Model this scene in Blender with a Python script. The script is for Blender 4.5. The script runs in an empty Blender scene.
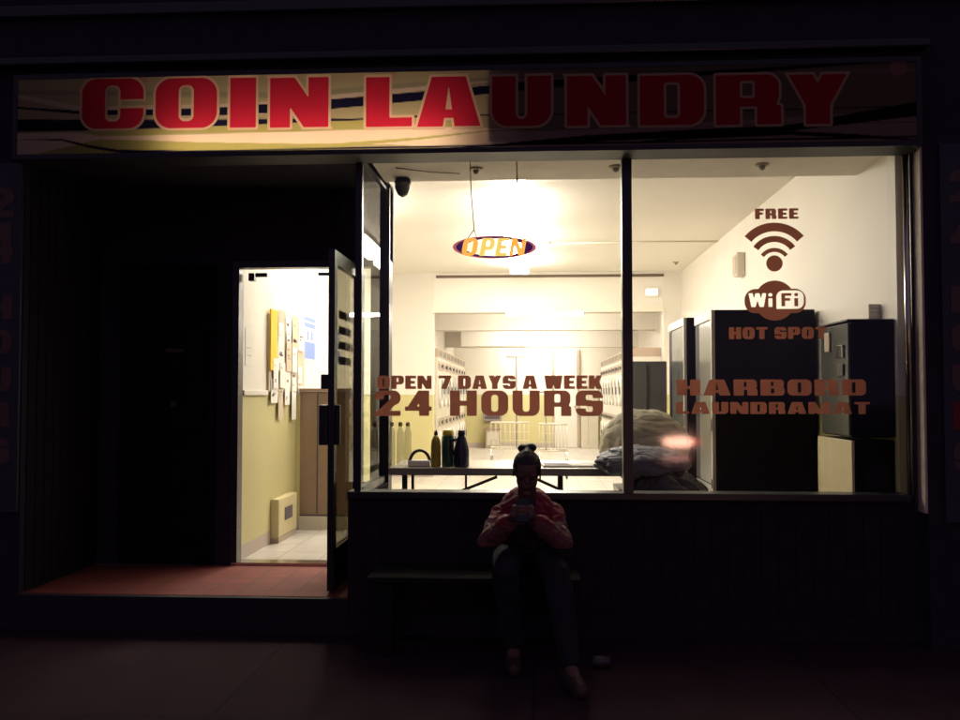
import bpy, bmesh, math, random
import numpy as np
from mathutils import Vector, Matrix, noise
random.seed(7)
R = math.radians
S = bpy.context.scene
COL = S.collection
S.view_settings.view_transform = 'Standard'
S.view_settings.look = 'None'
S.view_settings.exposure = 0
S.view_settings.gamma = 1
S.view_settings.use_curve_mapping = False
S.cycles.use_denoising = True
S.cycles.max_bounces = 12
S.cycles.transparent_max_bounces = 16
S.cycles.sample_clamp_indirect = 6

# ------------------------------------------------------------------ camera
F = 916.0
CAM = Vector((0, -5.72, 1.5))
th = math.atan2(34, F); ps = math.atan2(53, math.hypot(F, 34))
cr = Vector((math.cos(ps), math.sin(ps), 0))
hf = Vector((-math.sin(ps), math.cos(ps), 0))
cf = hf * math.cos(th) + Vector((0, 0, math.sin(th)))
cu = cr.cross(cf)
cam_d = bpy.data.cameras.new('camera')
cam = bpy.data.objects.new('camera', cam_d); COL.objects.link(cam)
cam.matrix_world = Matrix(((cr.x, cu.x, -cf.x, CAM.x), (cr.y, cu.y, -cf.y, CAM.y), (cr.z, cu.z, -cf.z, CAM.z), (0, 0, 0, 1)))
cam_d.sensor_width = 36; cam_d.lens = 36 * F / 960; cam_d.clip_end = 500; cam_d.clip_start = 0.05
S.camera = cam

def at(px, py, Y):
    d = cf * F + cr * (px - 480) + cu * (360 - py)
    t = (Y - CAM.y) / d.y
    return CAM + d * t
def X(px, Y, py=394): return at(px, py, Y).x
def Z(py, Y, px=533): return at(px, py, Y).z

# ------------------------------------------------------------------ materials
M = {}
def mat(name, col, rough=.6, metal=0., var=0., vscale=8., bump=0., bscale=40., spec=.5, trans=0., emit=None, est=0.):
    m = bpy.data.materials.new(name); m.use_nodes = True; M[name] = m
    nt = m.node_tree; b = nt.nodes['Principled BSDF']
    b.inputs['Base Color'].default_value = (*col, 1)
    b.inputs['Roughness'].default_value = rough
    b.inputs['Metallic'].default_value = metal
    b.inputs['Specular IOR Level'].default_value = spec
    if trans: b.inputs['Transmission Weight'].default_value = trans
    if emit:
        b.inputs['Emission Color'].default_value = (*emit, 1); b.inputs['Emission Strength'].default_value = est
    if var or bump:
        tc = nt.nodes.new('ShaderNodeTexCoord')
        n = nt.nodes.new('ShaderNodeTexNoise'); n.inputs['Scale'].default_value = vscale; n.inputs['Detail'].default_value = 6
        nt.links.new(tc.outputs['Object'], n.inputs['Vector'])
        if var:
            mx = nt.nodes.new('ShaderNodeMix'); mx.data_type = 'RGBA'
            mx.inputs['A'].default_value = (*[c * (1 - var) for c in col], 1)
            mx.inputs['B'].default_value = (*[min(1, c * (1 + var)) for c in col], 1)
            nt.links.new(n.outputs['Fac'], mx.inputs['Factor'])
            nt.links.new(mx.outputs['Result'], b.inputs['Base Color'])
        if bump:
            n2 = nt.nodes.new('ShaderNodeTexNoise'); n2.inputs['Scale'].default_value = bscale; n2.inputs['Detail'].default_value = 8
            nt.links.new(tc.outputs['Object'], n2.inputs['Vector'])
            bp = nt.nodes.new('ShaderNodeBump'); bp.inputs['Strength'].default_value = bump; bp.inputs['Distance'].default_value = .01
            nt.links.new(n2.outputs['Fac'], bp.inputs['Height']); nt.links.new(bp.outputs['Normal'], b.inputs['Normal'])
    return m
def tiles(name, c1, c2, mortar, w, h, rough=.35, gap=.004, off=0., plane='xy', bump=.2):
    m = bpy.data.materials.new(name); m.use_nodes = True; M[name] = m
    nt = m.node_tree; b = nt.nodes['Principled BSDF']; b.inputs['Roughness'].default_value = rough
    g = nt.nodes.new('ShaderNodeNewGeometry')
    sp = nt.nodes.new('ShaderNodeSeparateXYZ'); cb = nt.nodes.new('ShaderNodeCombineXYZ')
    nt.links.new(g.outputs['Position'], sp.inputs[0])
    nt.links.new(sp.outputs[plane[0].upper()], cb.inputs['X']); nt.links.new(sp.outputs[plane[1].upper()], cb.inputs['Y'])
    br = nt.nodes.new('ShaderNodeTexBrick'); br.offset = off
    br.inputs['Scale'].default_value = 1; br.inputs['Brick Width'].default_value = w; br.inputs['Row Height'].default_value = h
    br.inputs['Mortar Size'].default_value = gap; br.inputs['Mortar Smooth'].default_value = .3
    br.inputs['Color1'].default_value = (*c1, 1); br.inputs['Color2'].default_value = (*c2, 1); br.inputs['Mortar'].default_value = (*mortar, 1)
    nt.links.new(cb.outputs[0], br.inputs['Vector'])
    n = nt.nodes.new('ShaderNodeTexNoise'); n.inputs['Scale'].default_value = 5; n.inputs['Detail'].default_value = 6
    nt.links.new(g.outputs['Position'], n.inputs['Vector'])
    mx = nt.nodes.new('ShaderNodeMix'); mx.data_type = 'RGBA'; mx.blend_type = 'MULTIPLY'; mx.inputs['Factor'].default_value = .45
    nt.links.new(br.outputs['Color'], mx.inputs['A']); nt.links.new(n.outputs['Fac'], mx.inputs['B'])
    nt.links.new(mx.outputs['Result'], b.inputs['Base Color'])
    bp = nt.nodes.new('ShaderNodeBump'); bp.inputs['Strength'].default_value = bump; bp.inputs['Distance'].default_value = .003; bp.invert = True
    nt.links.new(br.outputs['Fac'], bp.inputs['Height']); nt.links.new(bp.outputs['Normal'], b.inputs['Normal'])
    return m
def dado(name, upper, lower, base, zl, zb):
    """wall paint: light upper coat, coloured lower coat up to zl, tile base up to zb"""
    m = mat(name, upper, .55, bump=.08, bscale=60)
    nt = m.node_tree; b = nt.nodes['Principled BSDF']
    g = nt.nodes.new('ShaderNodeNewGeometry'); sp = nt.nodes.new('ShaderNodeSeparateXYZ'); nt.links.new(g.outputs['Position'], sp.inputs[0])
    def gt(v):
        q = nt.nodes.new('ShaderNodeMath'); q.operation = 'GREATER_THAN'; q.inputs[1].default_value = v
        nt.links.new(sp.outputs['Z'], q.inputs[0]); return q
    n = nt.nodes.new('ShaderNodeTexNoise'); n.inputs['Scale'].default_value = 1.7; n.inputs['Detail'].default_value = 5
    nt.links.new(g.outputs['Position'], n.inputs['Vector'])
    m1 = nt.nodes.new('ShaderNodeMix'); m1.data_type = 'RGBA'; m1.inputs['A'].default_value = (*base, 1); m1.inputs['B'].default_value = (*lower, 1)
    m2 = nt.nodes.new('ShaderNodeMix'); m2.data_type = 'RGBA'; m2.inputs['B'].default_value = (*upper, 1)
    nt.links.new(gt(zb).outputs[0], m1.inputs['Factor']); nt.links.new(gt(zl).outputs[0], m2.inputs['Factor'])
    nt.links.new(m1.outputs['Result'], m2.inputs['A'])
    m3 = nt.nodes.new('ShaderNodeMix'); m3.data_type = 'RGBA'; m3.blend_type = 'MULTIPLY'; m3.inputs['Factor'].default_value = .18
    nt.links.new(m2.outputs['Result'], m3.inputs['A']); nt.links.new(n.outputs['Fac'], m3.inputs['B'])
    nt.links.new(m3.outputs['Result'], b.inputs['Base Color'])
    return m
def glassmat(name, tint=(1, 1, 1), refl=1.0, rough=0.):
    m = bpy.data.materials.new(name); m.use_nodes = True; M[name] = m
    nt = m.node_tree; nt.nodes.clear()
    o = nt.nodes.new('ShaderNodeOutputMaterial'); mx = nt.nodes.new('ShaderNodeMixShader')
    t = nt.nodes.new('ShaderNodeBsdfTransparent'); t.inputs[0].default_value = (*tint, 1)
    g = nt.nodes.new('ShaderNodeBsdfGlossy'); g.inputs['Roughness'].default_value = rough
    fr = nt.nodes.new('ShaderNodeFresnel'); fr.inputs['IOR'].default_value = 1.52
    ge = nt.nodes.new('ShaderNodeNewGeometry')
    inv = nt.nodes.new('ShaderNodeMath'); inv.operation = 'SUBTRACT'; inv.inputs[0].default_value = 1
    mu = nt.nodes.new('ShaderNodeMath'); mu.operation = 'MULTIPLY'
    m2 = nt.nodes.new('ShaderNodeMath'); m2.operation = 'MULTIPLY'; m2.inputs[1].default_value = refl
    nt.links.new(ge.outputs['Backfacing'], inv.inputs[1]); nt.links.new(fr.outputs[0], mu.inputs[0]); nt.links.new(inv.outputs[0], mu.inputs[1])
    nt.links.new(mu.outputs[0], m2.inputs[0]); nt.links.new(m2.outputs[0], mx.inputs[0])
    nt.links.new(t.outputs[0], mx.inputs[1]); nt.links.new(g.outputs[0], mx.inputs[2]); nt.links.new(mx.outputs[0], o.inputs[0])
    return m
def translu(name, col, front=.5, attr=None, gloss=.0):
    m = bpy.data.materials.new(name); m.use_nodes = True; M[name] = m
    nt = m.node_tree; nt.nodes.clear()
    o = nt.nodes.new('ShaderNodeOutputMaterial'); mx = nt.nodes.new('ShaderNodeMixShader'); mx.inputs[0].default_value = front
    t = nt.nodes.new('ShaderNodeBsdfTranslucent'); d = nt.nodes.new('ShaderNodeBsdfDiffuse')
    for q in (t, d): q.inputs['Color'].default_value = (*col, 1)
    if attr:
        a = nt.nodes.new('ShaderNodeVertexColor'); a.layer_name = attr
        nt.links.new(a.outputs['Color'], t.inputs['Color']); nt.links.new(a.outputs['Color'], d.inputs['Color'])
    nt.links.new(t.outputs[0], mx.inputs[1]); nt.links.new(d.outputs[0], mx.inputs[2])
    nt.links.new(mx.outputs[0], o.inputs[0])
    return m
def emis(name, col, st):
    m = bpy.data.materials.new(name); m.use_nodes = True; M[name] = m
    nt = m.node_tree; nt.nodes.clear(); o = nt.nodes.new('ShaderNodeOutputMaterial'); e = nt.nodes.new('ShaderNodeEmission')
    e.inputs[0].default_value = (*col, 1); e.inputs[1].default_value = st; nt.links.new(e.outputs[0], o.inputs[0]); return m

LC = (1.0, .915, .775)          # tube colour
mat('facade', (.040, .033, .046), .8, spec=.06, var=.25, bump=.4, bscale=25)
mat('siding', (.024, .018, .025), .8, spec=.06, var=.2, bump=.2)
mat('bulkhead', (.034, .028, .036), .8, spec=.06, var=.3, bump=.2)
mat('black_frame', (.018, .017, .02), .35, var=.3, spec=.6)
mat('alu', (.55, .52, .48), .22, metal=1., var=.12, vscale=20)
mat('jambwood', (.72, .60, .46), .5, var=.2, vscale=6)
dado('paint', (.80, .76, .68), (.60, .54, .27), (.50, .42, .38), 1.49, .335)
mat('ceiling_paint', (.80, .76, .68), .7, bump=.15, bscale=90, var=.03, vscale=3)
mat('soffit', (.84, .78, .66), .8, bump=.4, bscale=120, var=.10, vscale=6)
mat('darkline', (.12, .08, .05), .7)
tiles('floor_tile', (.78, .73, .67), (.72, .67, .61), (.33, .28, .24), .33, .33, .30)
tiles('porch_tile', (.31, .062, .045), (.27, .048, .036), (.15, .05, .04), .19, .19, .75, gap=.006)
mat('step', (.020, .017, .024), .8, var=.3, bump=.4)
mat('sidewalk', (.085, .062, .06), .85, var=.35, vscale=3, bump=.6, bscale=120)
mat('asphalt', (.05, .045, .045), .85, var=.3, bump=.8, bscale=200)
mat('kerbstone', (.12, .11, .10), .8, var=.3, bump=.5)
glassmat('glass', rough=.055); glassmat('glass_door', (.50, .49, .43), .6); glassmat('glass_side', (.93, .97, .94), .55)
translu('vinyl', (.26, .092, .062), .45)
translu('sign_print', (1, 1, 1), .45, 'print')
translu('sign_red', (.56, .020, .045), .45)
translu('sign_edge', (.70, .44, .28), .45)
emis('tube', (1, .80, .60), 32)
emis('diffuser', LC, 46); emis('diffuser_deep', LC, 64); emis('diffuser_soft', LC, 13); emis('diffuser_door', LC, 75)
emis('diffuser_far', LC, 84)
emis('small_lamp', (1, .93, .8), 3)
mat('white_plastic', (.72, .69, .62), .4, var=.05)
mat('cream_metal', (.62, .57, .47), .35, var=.08)
mat('tan_metal', (.46, .36, .28), .4, var=.12)
mat('chrome', (.75, .73, .7), .12, metal=1.)
mat('black_plastic', (.02, .02, .022), .35)
mat('machine_dark', (.007, .006, .010), .55, var=.3, spec=.12)
mat('machine_front', (.050, .056, .050), .22, var=.4, vscale=2, spec=.8)
mat('grey_panel', (.055, .052, .046), .5, var=.25, vscale=5, bump=.2)
mat('trim_silver', (.62, .60, .58), .3, metal=.6)
mat('vending_trim', (.40, .36, .33), .4, metal=.3)
mat('door_glass', (.08, .075, .07), .12, spec=.8)
mat('brown_panel', (.30, .20, .14), .45, var=.15, vscale=9)
mat('table_top', (.60, .54, .44), .28, var=.08, vscale=4)
mat('table_edge', (.28, .25, .20), .45)
mat('leg_dark', (.05, .04, .035), .4)
mat('paper', (.75, .73, .68), .8, var=.08, vscale=30)
mat('paper_yellow', (.80, .50, .02), .7)
mat('paper_tan', (.55, .45, .33), .8)
mat('blue_print', (.16, .24, .55), .6)
mat('ink', (.10, .08, .09), .7)
mat('bag_beige', (.33, .30, .21), .75, var=.12, vscale=3, bump=.12, bscale=9)
mat('bag_blue', (.14, .15, .18), .6, var=.2, vscale=4, bump=.12, bscale=9)
mat('bag_dark', (.03, .025, .028), .35, var=.4, bump=.5, bscale=9)
mat('yellow_bottle', (.44, .33, .04), .3); mat('green_bottle', (.02, .10, .045), .3); mat('navy_bottle', (.02, .02, .05), .25)
mat('yellow_cap', (.75, .60, .05), .4); mat('label_white', (.7, .68, .62), .5)
mat('skin', (.17, .085, .06), .55); mat('hair', (.018, .012, .012), .5, bump=.6, bscale=120)
mat('jacket_red', (.23, .006, .024), .7, var=.2, bump=.3, bscale=60); mat('jacket_pale', (.185, .066, .058), .75, var=.2, bump=.3, bscale=60)
mat('jacket_dark', (.03, .02, .03), .7, bump=.3, bscale=60)
mat('trousers', (.010, .009, .013), .8, var=.3, bump=.3, bscale=60); mat('shoe', (.06, .036, .028), .6, var=.3); mat('shoe_sole', (.12, .10, .09), .7)
mat('bench_wood', (.013, .011, .010), .75, spec=.2, var=.3, bump=.3)
mat('purple_plate', (.07, .012, .14), .3, emit=(.10, .01, .22), est=.25)
emis('neon_orange', (1, .42, .07), 1.15); emis('neon_yellow', (1, .68, .16), 1.0); emis('neon_red', (.9, .22, .28), .5)
emis('open_white', (1, .85, .8), .9)
mat('sign_case', (.03, .025, .035), .5); mat('sign_inside', (.30, .28, .26), .7)
mat('pillar_board', (.035, .035, .05), .6, var=.2); mat('pillar_letter', (.12, .065, .055), .6, var=.2); mat('pillar_letter_red', (.20, .012, .02), .6)
mat('car_paint', (.03, .03, .04), .25, spec=.8); mat('rubber', (.02, .02, .02), .8)
emis('tail_lamp', (1, .50, .36), 52); emis('tail_lamp_red', (1, .03, .02), 14); emis('tail_dim', (1, .42, .33), 15)

# ------------------------------------------------------------------ object helpers
WL = {}
def tag(o, label=None, cat=None, group=None, kind=None):
    if label: o['label'] = label
    if cat: o['category'] = cat
    if group: o['group'] = group
    if kind: o['kind'] = kind
    return o
def empty(name, loc, label, cat, group=None, rz=0):
    o = bpy.data.objects.new(name, None); COL.objects.link(o); o.location = loc; o.rotation_euler = (0, 0, rz)
    o.empty_display_size = .1; WL[o.name] = Vector(loc) if rz == 0 else None
    return tag(o, label, cat, group)
def link(name, me, parent=None, material=None, origin=None, local=False):
    if material and not me.materials: me.materials.append(M[material])
    o = bpy.data.objects.new(name, me); COL.objects.link(o)
    w = Vector((0, 0, 0))
    if parent is not None:
        o.parent = parent; w = WL.get(parent.name)
        if w is None or local: w = Vector((0, 0, 0))
        me.transform(Matrix.Translation(-w)); WL[o.name] = WL.get(parent.name)
    elif origin is not None:
        me.transform(Matrix.Translation(-Vector(origin))); o.location = origin; WL[o.name] = Vector(origin)
    else: WL[o.name] = w
    return o
class MB:
    def __init__(s): s.bm = bmesh.new()
    def box(s, x0, x1, y0, y1, z0, z1, bev=0.):
        g = bmesh.ops.create_cube(s.bm, size=1)
        vs = g['verts']
        for v in vs: v.co = Vector(((x0 + x1) / 2 + v.co.x * (x1 - x0), (y0 + y1) / 2 + v.co.y * (y1 - y0), (z0 + z1) / 2 + v.co.z * (z1 - z0)))
        if bev:
            es = list({e for v in vs for e in v.link_edges})
            bmesh.ops.bevel(s.bm, geom=es, offset=bev, segments=2, affect='EDGES', profile=.5)
        return s
    def tube(s, pts, r, n=10, caps=True):
        pts = [Vector(p) for p in pts]; rings = []
        rr = r if isinstance(r, (list, tuple)) else [r] * len(pts)
        for i, p in enumerate(pts):
            t = (pts[min(i + 1, len(pts) - 1)] - pts[max(i - 1, 0)]).normalized()
            a = t.orthogonal().normalized() if i == 0 else (ax - t * ax.dot(t)).normalized()
            ax = a; b = t.cross(a)
            rings.append([s.bm.verts.new(p + (a * math.cos(2 * math.pi * k / n) + b * math.sin(2 * math.pi * k / n)) * rr[i]) for k in range(n)])
        for i in range(len(rings) - 1):
            for k in range(n):
                f = s.bm.faces.new((rings[i][k], rings[i][(k + 1) % n], rings[i + 1][(k + 1) % n], rings[i + 1][k])); f.smooth = True
        if caps: s.bm.faces.new(rings[0][::-1]); s.bm.faces.new(rings[-1])
        return s
    def lathe(s, cx, cy, prof, n=20):
        rings = [[s.bm.verts.new((cx + r * math.cos(2 * math.pi * k / n), cy + r * math.sin(2 * math.pi * k / n), z)) for k in range(n)] for r, z in prof]
        for i in range(len(rings) - 1):
            for k in range(n):
                f = s.bm.faces.new((rings[i][k], rings[i][(k + 1) % n], rings[i + 1][(k + 1) % n], rings[i + 1][k])); f.smooth = True
        s.bm.faces.new(rings[0][::-1]); s.bm.faces.new(rings[-1]); return s
    def disc(s, c, r, axis, th, n=24, inner=0.):
        """short cylinder or ring; axis 'x' or 'y'"""
        c = Vector(c); ex = {'x': Vector((1, 0, 0)), 'y': Vector((0, 1, 0)), 'z': Vector((0, 0, 1))}[axis]
        a = ex.orthogonal().normalized(); b = ex.cross(a)
        def ring(rad, h): return [s.bm.verts.new(c + ex * h + (a * math.cos(2 * math.pi * k / n) + b * math.sin(2 * math.pi * k / n)) * rad) for k in range(n)]
        o0, o1 = ring(r, -th / 2), ring(r, th / 2)
        if inner:
            i0, i1 = ring(inner, -th / 2), ring(inner, th / 2)
            for k in range(n):
                j = (k + 1) % n
                for q in ((o0[k], o0[j], o1[j], o1[k]), (i0[j], i0[k], i1[k], i1[j]), (o1[k], o1[j], i1[j], i1[k]), (o0[j], o0[k], i0[k], i0[j])): s.bm.faces.new(q)
        else:
            for k in range(n):
                j = (k + 1) % n; s.bm.faces.new((o0[k], o0[j], o1[j], o1[k]))
            s.bm.faces.new(o0[::-1]); s.bm.faces.new(o1)
        return s
    def prism(s, pts, y0, y1, plane='xz'):
        def P(u, v, w): return (u, w, v) if plane == 'xz' else ((w, u, v) if plane == 'yz' else (u, v, w))
        a = [s.bm.verts.new(P(u, v, y0)) for u, v in pts]; b = [s.bm.verts.new(P(u, v, y1)) for u, v in pts]
        n = len(pts)
        for k in range(n): s.bm.faces.new((a[k], a[(k + 1) % n], b[(k + 1) % n], b[k]))
        s.bm.faces.new(a[::-1]); s.bm.faces.new(b); return s
    def mesh(s, name):
        bmesh.ops.recalc_face_normals(s.bm, faces=s.bm.faces)
        me = bpy.data.meshes.new(name); s.bm.to_mesh(me); s.bm.free(); return me
    def build(s, name, material, parent=None, origin=None, local=False):
        return link(name, s.mesh(name), parent, material, origin, local)
def box(name, x0, x1, y0, y1, z0, z1, material, parent=None, bev=0., local=False):
    return MB().box(x0, x1, y0, y1, z0, z1, bev).build(name, material, parent, local=local)

# ------------------------------------------------------------------ glyphs as distance fields (positive inside), cell height 1, width w
def rb(x, y, x0, x1, y0, y1, r=0.):
    hx, hy = (x1 - x0) / 2, (y1 - y0) / 2; r = min(r, hx, hy)
    dx = np.abs(x - (x0 + x1) / 2) - (hx - r); dy = np.abs(y - (y0 + y1) / 2) - (hy - r)
    return r - (np.hypot(np.maximum(dx, 0), np.maximum(dy, 0)) + np.minimum(np.maximum(dx, dy), 0))
def qd(x, y, a0, a1, b0, b1, y0, y1):
    """band between (a0..a1) at y0 and (b0..b1) at y1"""
    k0 = (b0 - a0) / (y1 - y0); k1 = (b1 - a1) / (y1 - y0)
    l = (x - (a0 + k0 * (y - y0))) / math.hypot(1, k0); r_ = ((a1 + k1 * (y - y0)) - x) / math.hypot(1, k1)
    return np.minimum(np.minimum(l, r_), np.minimum(y - y0, y1 - y))
U = lambda *a: np.maximum.reduce(a)
def SUB(a, *bs):
    for b in bs: a = np.minimum(a, -b)
    return a
WID = dict(I=.5, M=1.35, W=1.4, E=.85, F=.8, L=.8, N=1.1, A=1.15, T=.95)
def glyph(ch, x, y, w, t, h=.19):
    e = .06
    B = lambda *a: rb(x, y, *a)
    if ch == 'I': return B(0, w, 0, 1)
    if ch in 'O0': return SUB(B(0, w, 0, 1, .32), B(t, w - t, h, 1 - h, .12))
    if ch == 'C': return SUB(B(0, w, 0, 1, .30), B(t, w - t, h, 1 - h, .12), B(w - t - .02, w + .1, .40, .58))
    if ch == 'D': return SUB(U(B(0, w, 0, 1, .30), B(0, w * .5, 0, 1)), B(t, w - t, h, 1 - h, .08))
    if ch == 'U': return SUB(U(B(0, w, 0, 1, .32), B(0, w, .4, 1)), B(t, w - t, h, 1.4, .12))
    if ch == 'L': return U(B(0, t, 0, 1), B(0, w, 0, h + .04))
    if ch == 'H': return U(B(0, t, 0, 1), B(w - t, w, 0, 1), B(0, w, .40, .60))
    if ch == 'E': return U(B(0, t, 0, 1), B(0, w, 0, h), B(0, w, 1 - h, 1), B(0, w * .9, .5 - h / 2, .5 + h / 2))
    if ch == 'F': return U(B(0, t, 0, 1), B(0, w, 1 - h, 1), B(0, w * .9, .42, .42 + h))
    if ch == 'T': return U(B(w / 2 - t / 2, w / 2 + t / 2, 0, 1), B(0, w, 1 - h, 1))
    if ch == 'N': return U(B(0, t * .86, 0, 1), B(w - t * .86, w, 0, 1), qd(x, y, w - t * 1.05, w, 0, t * 1.05, 0, 1))
    if ch == 'A':
        s = t * 1.0
        return SUB(qd(x, y, 0, w, w / 2 - s * .72, w / 2 + s * .72, 0, 1), qd(x, y, s * 1.02, w - s * 1.02, s * 1.15, w - s * 1.15, -.3, .17),
                   qd(x, y, w / 2 - .5 * (w - 2.35 * s) * .55 - .02, w / 2 + .5 * (w - 2.35 * s) * .55 + .02, w / 2 - .008, w / 2 + .008, .34, .78))
    if ch == 'R':
        body = U(B(0, w * .97, .36, 1, .24), B(0, w * .5, .36, 1))
        return SUB(U(body, B(0, t, 0, 1), U(B(w - t * 1.0, w, 0, .38, .04), B(w - t, w, 0, .2)), B(t, w - .08, .34, .5)), B(t, w * .97 - t, .53, 1 - h * .85, .06), B(t, w - t, -.3, .36))
    if ch == 'P': return SUB(U(B(0, w, .34, 1, .25), B(0, w * .5, .34, 1), B(0, t, 0, 1)), B(t, w - t, .52, 1 - h * .85, .06))
    if ch == 'B': return SUB(U(B(0, w * .97, .44, 1, .22), B(0, w, 0, .56, .22), B(0, w * .5, 0, 1)), B(t, w * .97 - t, .59, 1 - h * .8, .05), B(t, w - t, h * .8, .43, .05))
    if ch == 'K': return U(B(0, t, 0, 1), qd(x, y, t * .6, t * 1.6, w - t * .9, w, .40, 1), qd(x, y, w - t * 1.0, w + .02, t * .6, t * 1.7, 0, .62))
    if ch == 'Y': return U(B(w / 2 - t / 2, w / 2 + t / 2, 0, .5), qd(x, y, w / 2 - t / 2, w / 2 + t / 2, 0, t, .38, 1), qd(x, y, w / 2 - t / 2, w / 2 + t / 2, w - t, w, .38, 1))
    if ch == 'M': return U(B(0, t * .9, 0, 1), B(w - t * .9, w, 0, 1), qd(x, y, w / 2 - t * .4, w / 2 + t * .4, 0, t, 0, 1), qd(x, y, w / 2 - t * .4, w / 2 + t * .4, w - t, w, 0, 1))
    if ch == 'W': return U(qd(x, y, w * .27 - t / 2, w * .27 + t / 2, 0, t, 0, 1), qd(x, y, w * .73 - t / 2, w * .73 + t / 2, w - t, w, 0, 1),
                           qd(x, y, w * .27 - t / 2, w * .27 + t / 2, w / 2 - t / 2, w / 2 + t / 2, 0, 1), qd(x, y, w * .73 - t / 2, w * .73 + t / 2, w / 2 - t / 2, w / 2 + t / 2, 0, 1))
    if ch == 'S':
        return SUB(B(0, w, 0, 1, .27), B(t, w - t, .62, 1 - h, .07), B(t, w - t, h, .38, .07), B(w - t - .05, w + .2, .60, .70), B(-.2, t + .05, .30, .40))
    if ch == '2':
        top = SUB(B(0, w, .42, 1, .28), B(t, w - t, .45, 1 - h, .08), B(-.1, t + .06, .2, .64), qd(x, y, -.2, w - t, -.2, w - t, .3, .58))
        return U(top, B(0, w, 0, h + .03), qd(x, y, 0, t * 1.15, w - t * 1.05, w, .04, .66))
    if ch == '4': return U(B(w - t * 1.25, w - t * .25, 0, 1), B(0, w, .2, .2 + h), qd(x, y, 0, t * .9, w - t * 1.35, w - t * .4, .2, 1))
    if ch == '7': return U(B(0, w, 1 - h, 1), qd(x, y, w * .22, w * .22 + t, w - t, w, 0, 1 - h / 2))
    if ch == 'i': return U(B(0, w, 0, .62), B(0, w, .76, 1, .1))
    return np.full_like(x, -1.)
def clip(poly, vals, sgn=1.):
    """keep the part of a polygon where sgn*first value > 0; vals rows interpolate"""
    out, ov = [], []
    n = len(poly)
    for i in range(n):
        a, b = poly[i], poly[(i + 1) % n]; va, vb = vals[i], vals[(i + 1) % n]
        fa, fb = va * sgn, vb * sgn
        if fa > 0: out.append(a); ov.append(va)
        if (fa > 0) != (fb > 0):
            t = fa / (fa - fb); out.append((a[0] + (b[0] - a[0]) * t, a[1] + (b[1] - a[1]) * t)); ov.append(0.)
    return out, ov
def field_mesh(name, fn, x0, x1, z0, z1, y, step, regions, mats, colour=None):
    """flat sheet in the xz plane; regions = list of (lo, hi, slot): keep where lo < field < hi"""
    nx = max(2, int(round((x1 - x0) / step))); nz = max(2, int(round((z1 - z0) / step)))
    xs = np.linspace(x0, x1, nx + 1); zs = np.linspace(z0, z1, nz + 1)
    GX, GZ = np.meshgrid(xs, zs, indexing='ij'); Fv = fn(GX, GZ)
    verts, faces, idx, key = [], [], [], {}
    def V(p):
        k = (round(p[0], 5), round(p[1], 5))
        if k not in key: key[k] = len(verts); verts.append((p[0], y, p[1]))
        return key[k]
    for lo, hi, slot in regions:
        for i in range(nx):
            j = 0
            while j < nz:
                f = (Fv[i, j], Fv[i + 1, j], Fv[i + 1, j + 1], Fv[i, j + 1])
                mn, mx = min(f), max(f)
                if mx <= lo or mn >= hi: j += 1; continue
                if mn > lo and mx < hi:
                    j2 = j + 1
                    if colour is None:
                        while j2 < nz and min(Fv[i, j2 + 1], Fv[i + 1, j2 + 1]) > lo and max(Fv[i, j2 + 1], Fv[i + 1, j2 + 1]) < hi: j2 += 1
                    faces.append([V((xs[i], zs[j])), V((xs[i + 1], zs[j])), V((xs[i + 1], zs[j2])), V((xs[i], zs[j2]))]); idx.append(slot)
                    j = j2; continue
                poly = [(xs[i], zs[j]), (xs[i + 1], zs[j]), (xs[i + 1], zs[j + 1]), (xs[i], zs[j + 1])]
                pl, vv = clip(poly, [v - lo for v in f]) if lo > -9 else (poly, [v - lo for v in f])
                if hi < 9 and len(pl) > 2: pl, vv = clip(pl, [v + lo - hi for v in vv], -1.)
                if len(pl) > 2:
                    q = []
                    for p in pl:
                        k = V(p)
                        if k not in q: q.append(k)
                    if len(q) > 2: faces.append(q); idx.append(slot)
                j += 1
    me = bpy.data.meshes.new(name); me.from_pydata(verts, [], faces)
    for m_ in mats: me.materials.append(M[m_])
    me.polygons.foreach_set('material_index', idx)
    if colour is not None and verts:
        ca = me.color_attributes.new('print', 'FLOAT_COLOR', 'POINT')
        va = np.array(verts); c = colour(va[:, 0], va[:, 2]); c = np.concatenate([c, np.ones((len(verts), 1))], 1)
        ca.data.foreach_set('color', c.astype(np.float32).ravel())
    me.update(); return me
def text_line(txt, px0, px1, py0, py1, Yp, name, parent, mats=('vinyl',), label=None, tw=.33, h=.19, gap=.11, space=.32, step=.0045):
    """one line of cut lettering fitted to a rectangle of the glass"""
    xa, xb = at(px0, (py0 + py1) / 2, Yp).x, at(px1, (py0 + py1) / 2, Yp).x
    zt, zb = at((px0 + px1) / 2, py0, Yp).z, at((px0 + px1) / 2, py1, Yp).z
    ws = [space if c == ' ' else WID.get(c, 1.0) for c in txt]
    tot = sum(ws) + gap * (len(txt) - 1); H = zt - zb; k = (xb - xa) / tot
    cells = []; u = 0
    for c, w in zip(txt, ws): cells.append((c, u, w)); u += w + gap
    def fn(GX, GZ):
        out = np.full(GX.shape, -1.)
        for c, u0, w in cells:
            if c == ' ': continue
            wl = w * k / H
            out = np.maximum(out, glyph(c, (GX - xa - u0 * k) / H, (GZ - zb) / H, wl, tw * k / H * (1.1 if c != 'I' else 1), h))
        return out
    p = .01
    me = field_mesh(name, fn, xa - p, xb + p, zb - p, zt + p, Yp, step, [(0., 99, 0)], mats)
    o = link(name, me, parent)
    if label: o['label'] = label
    return o

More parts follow.
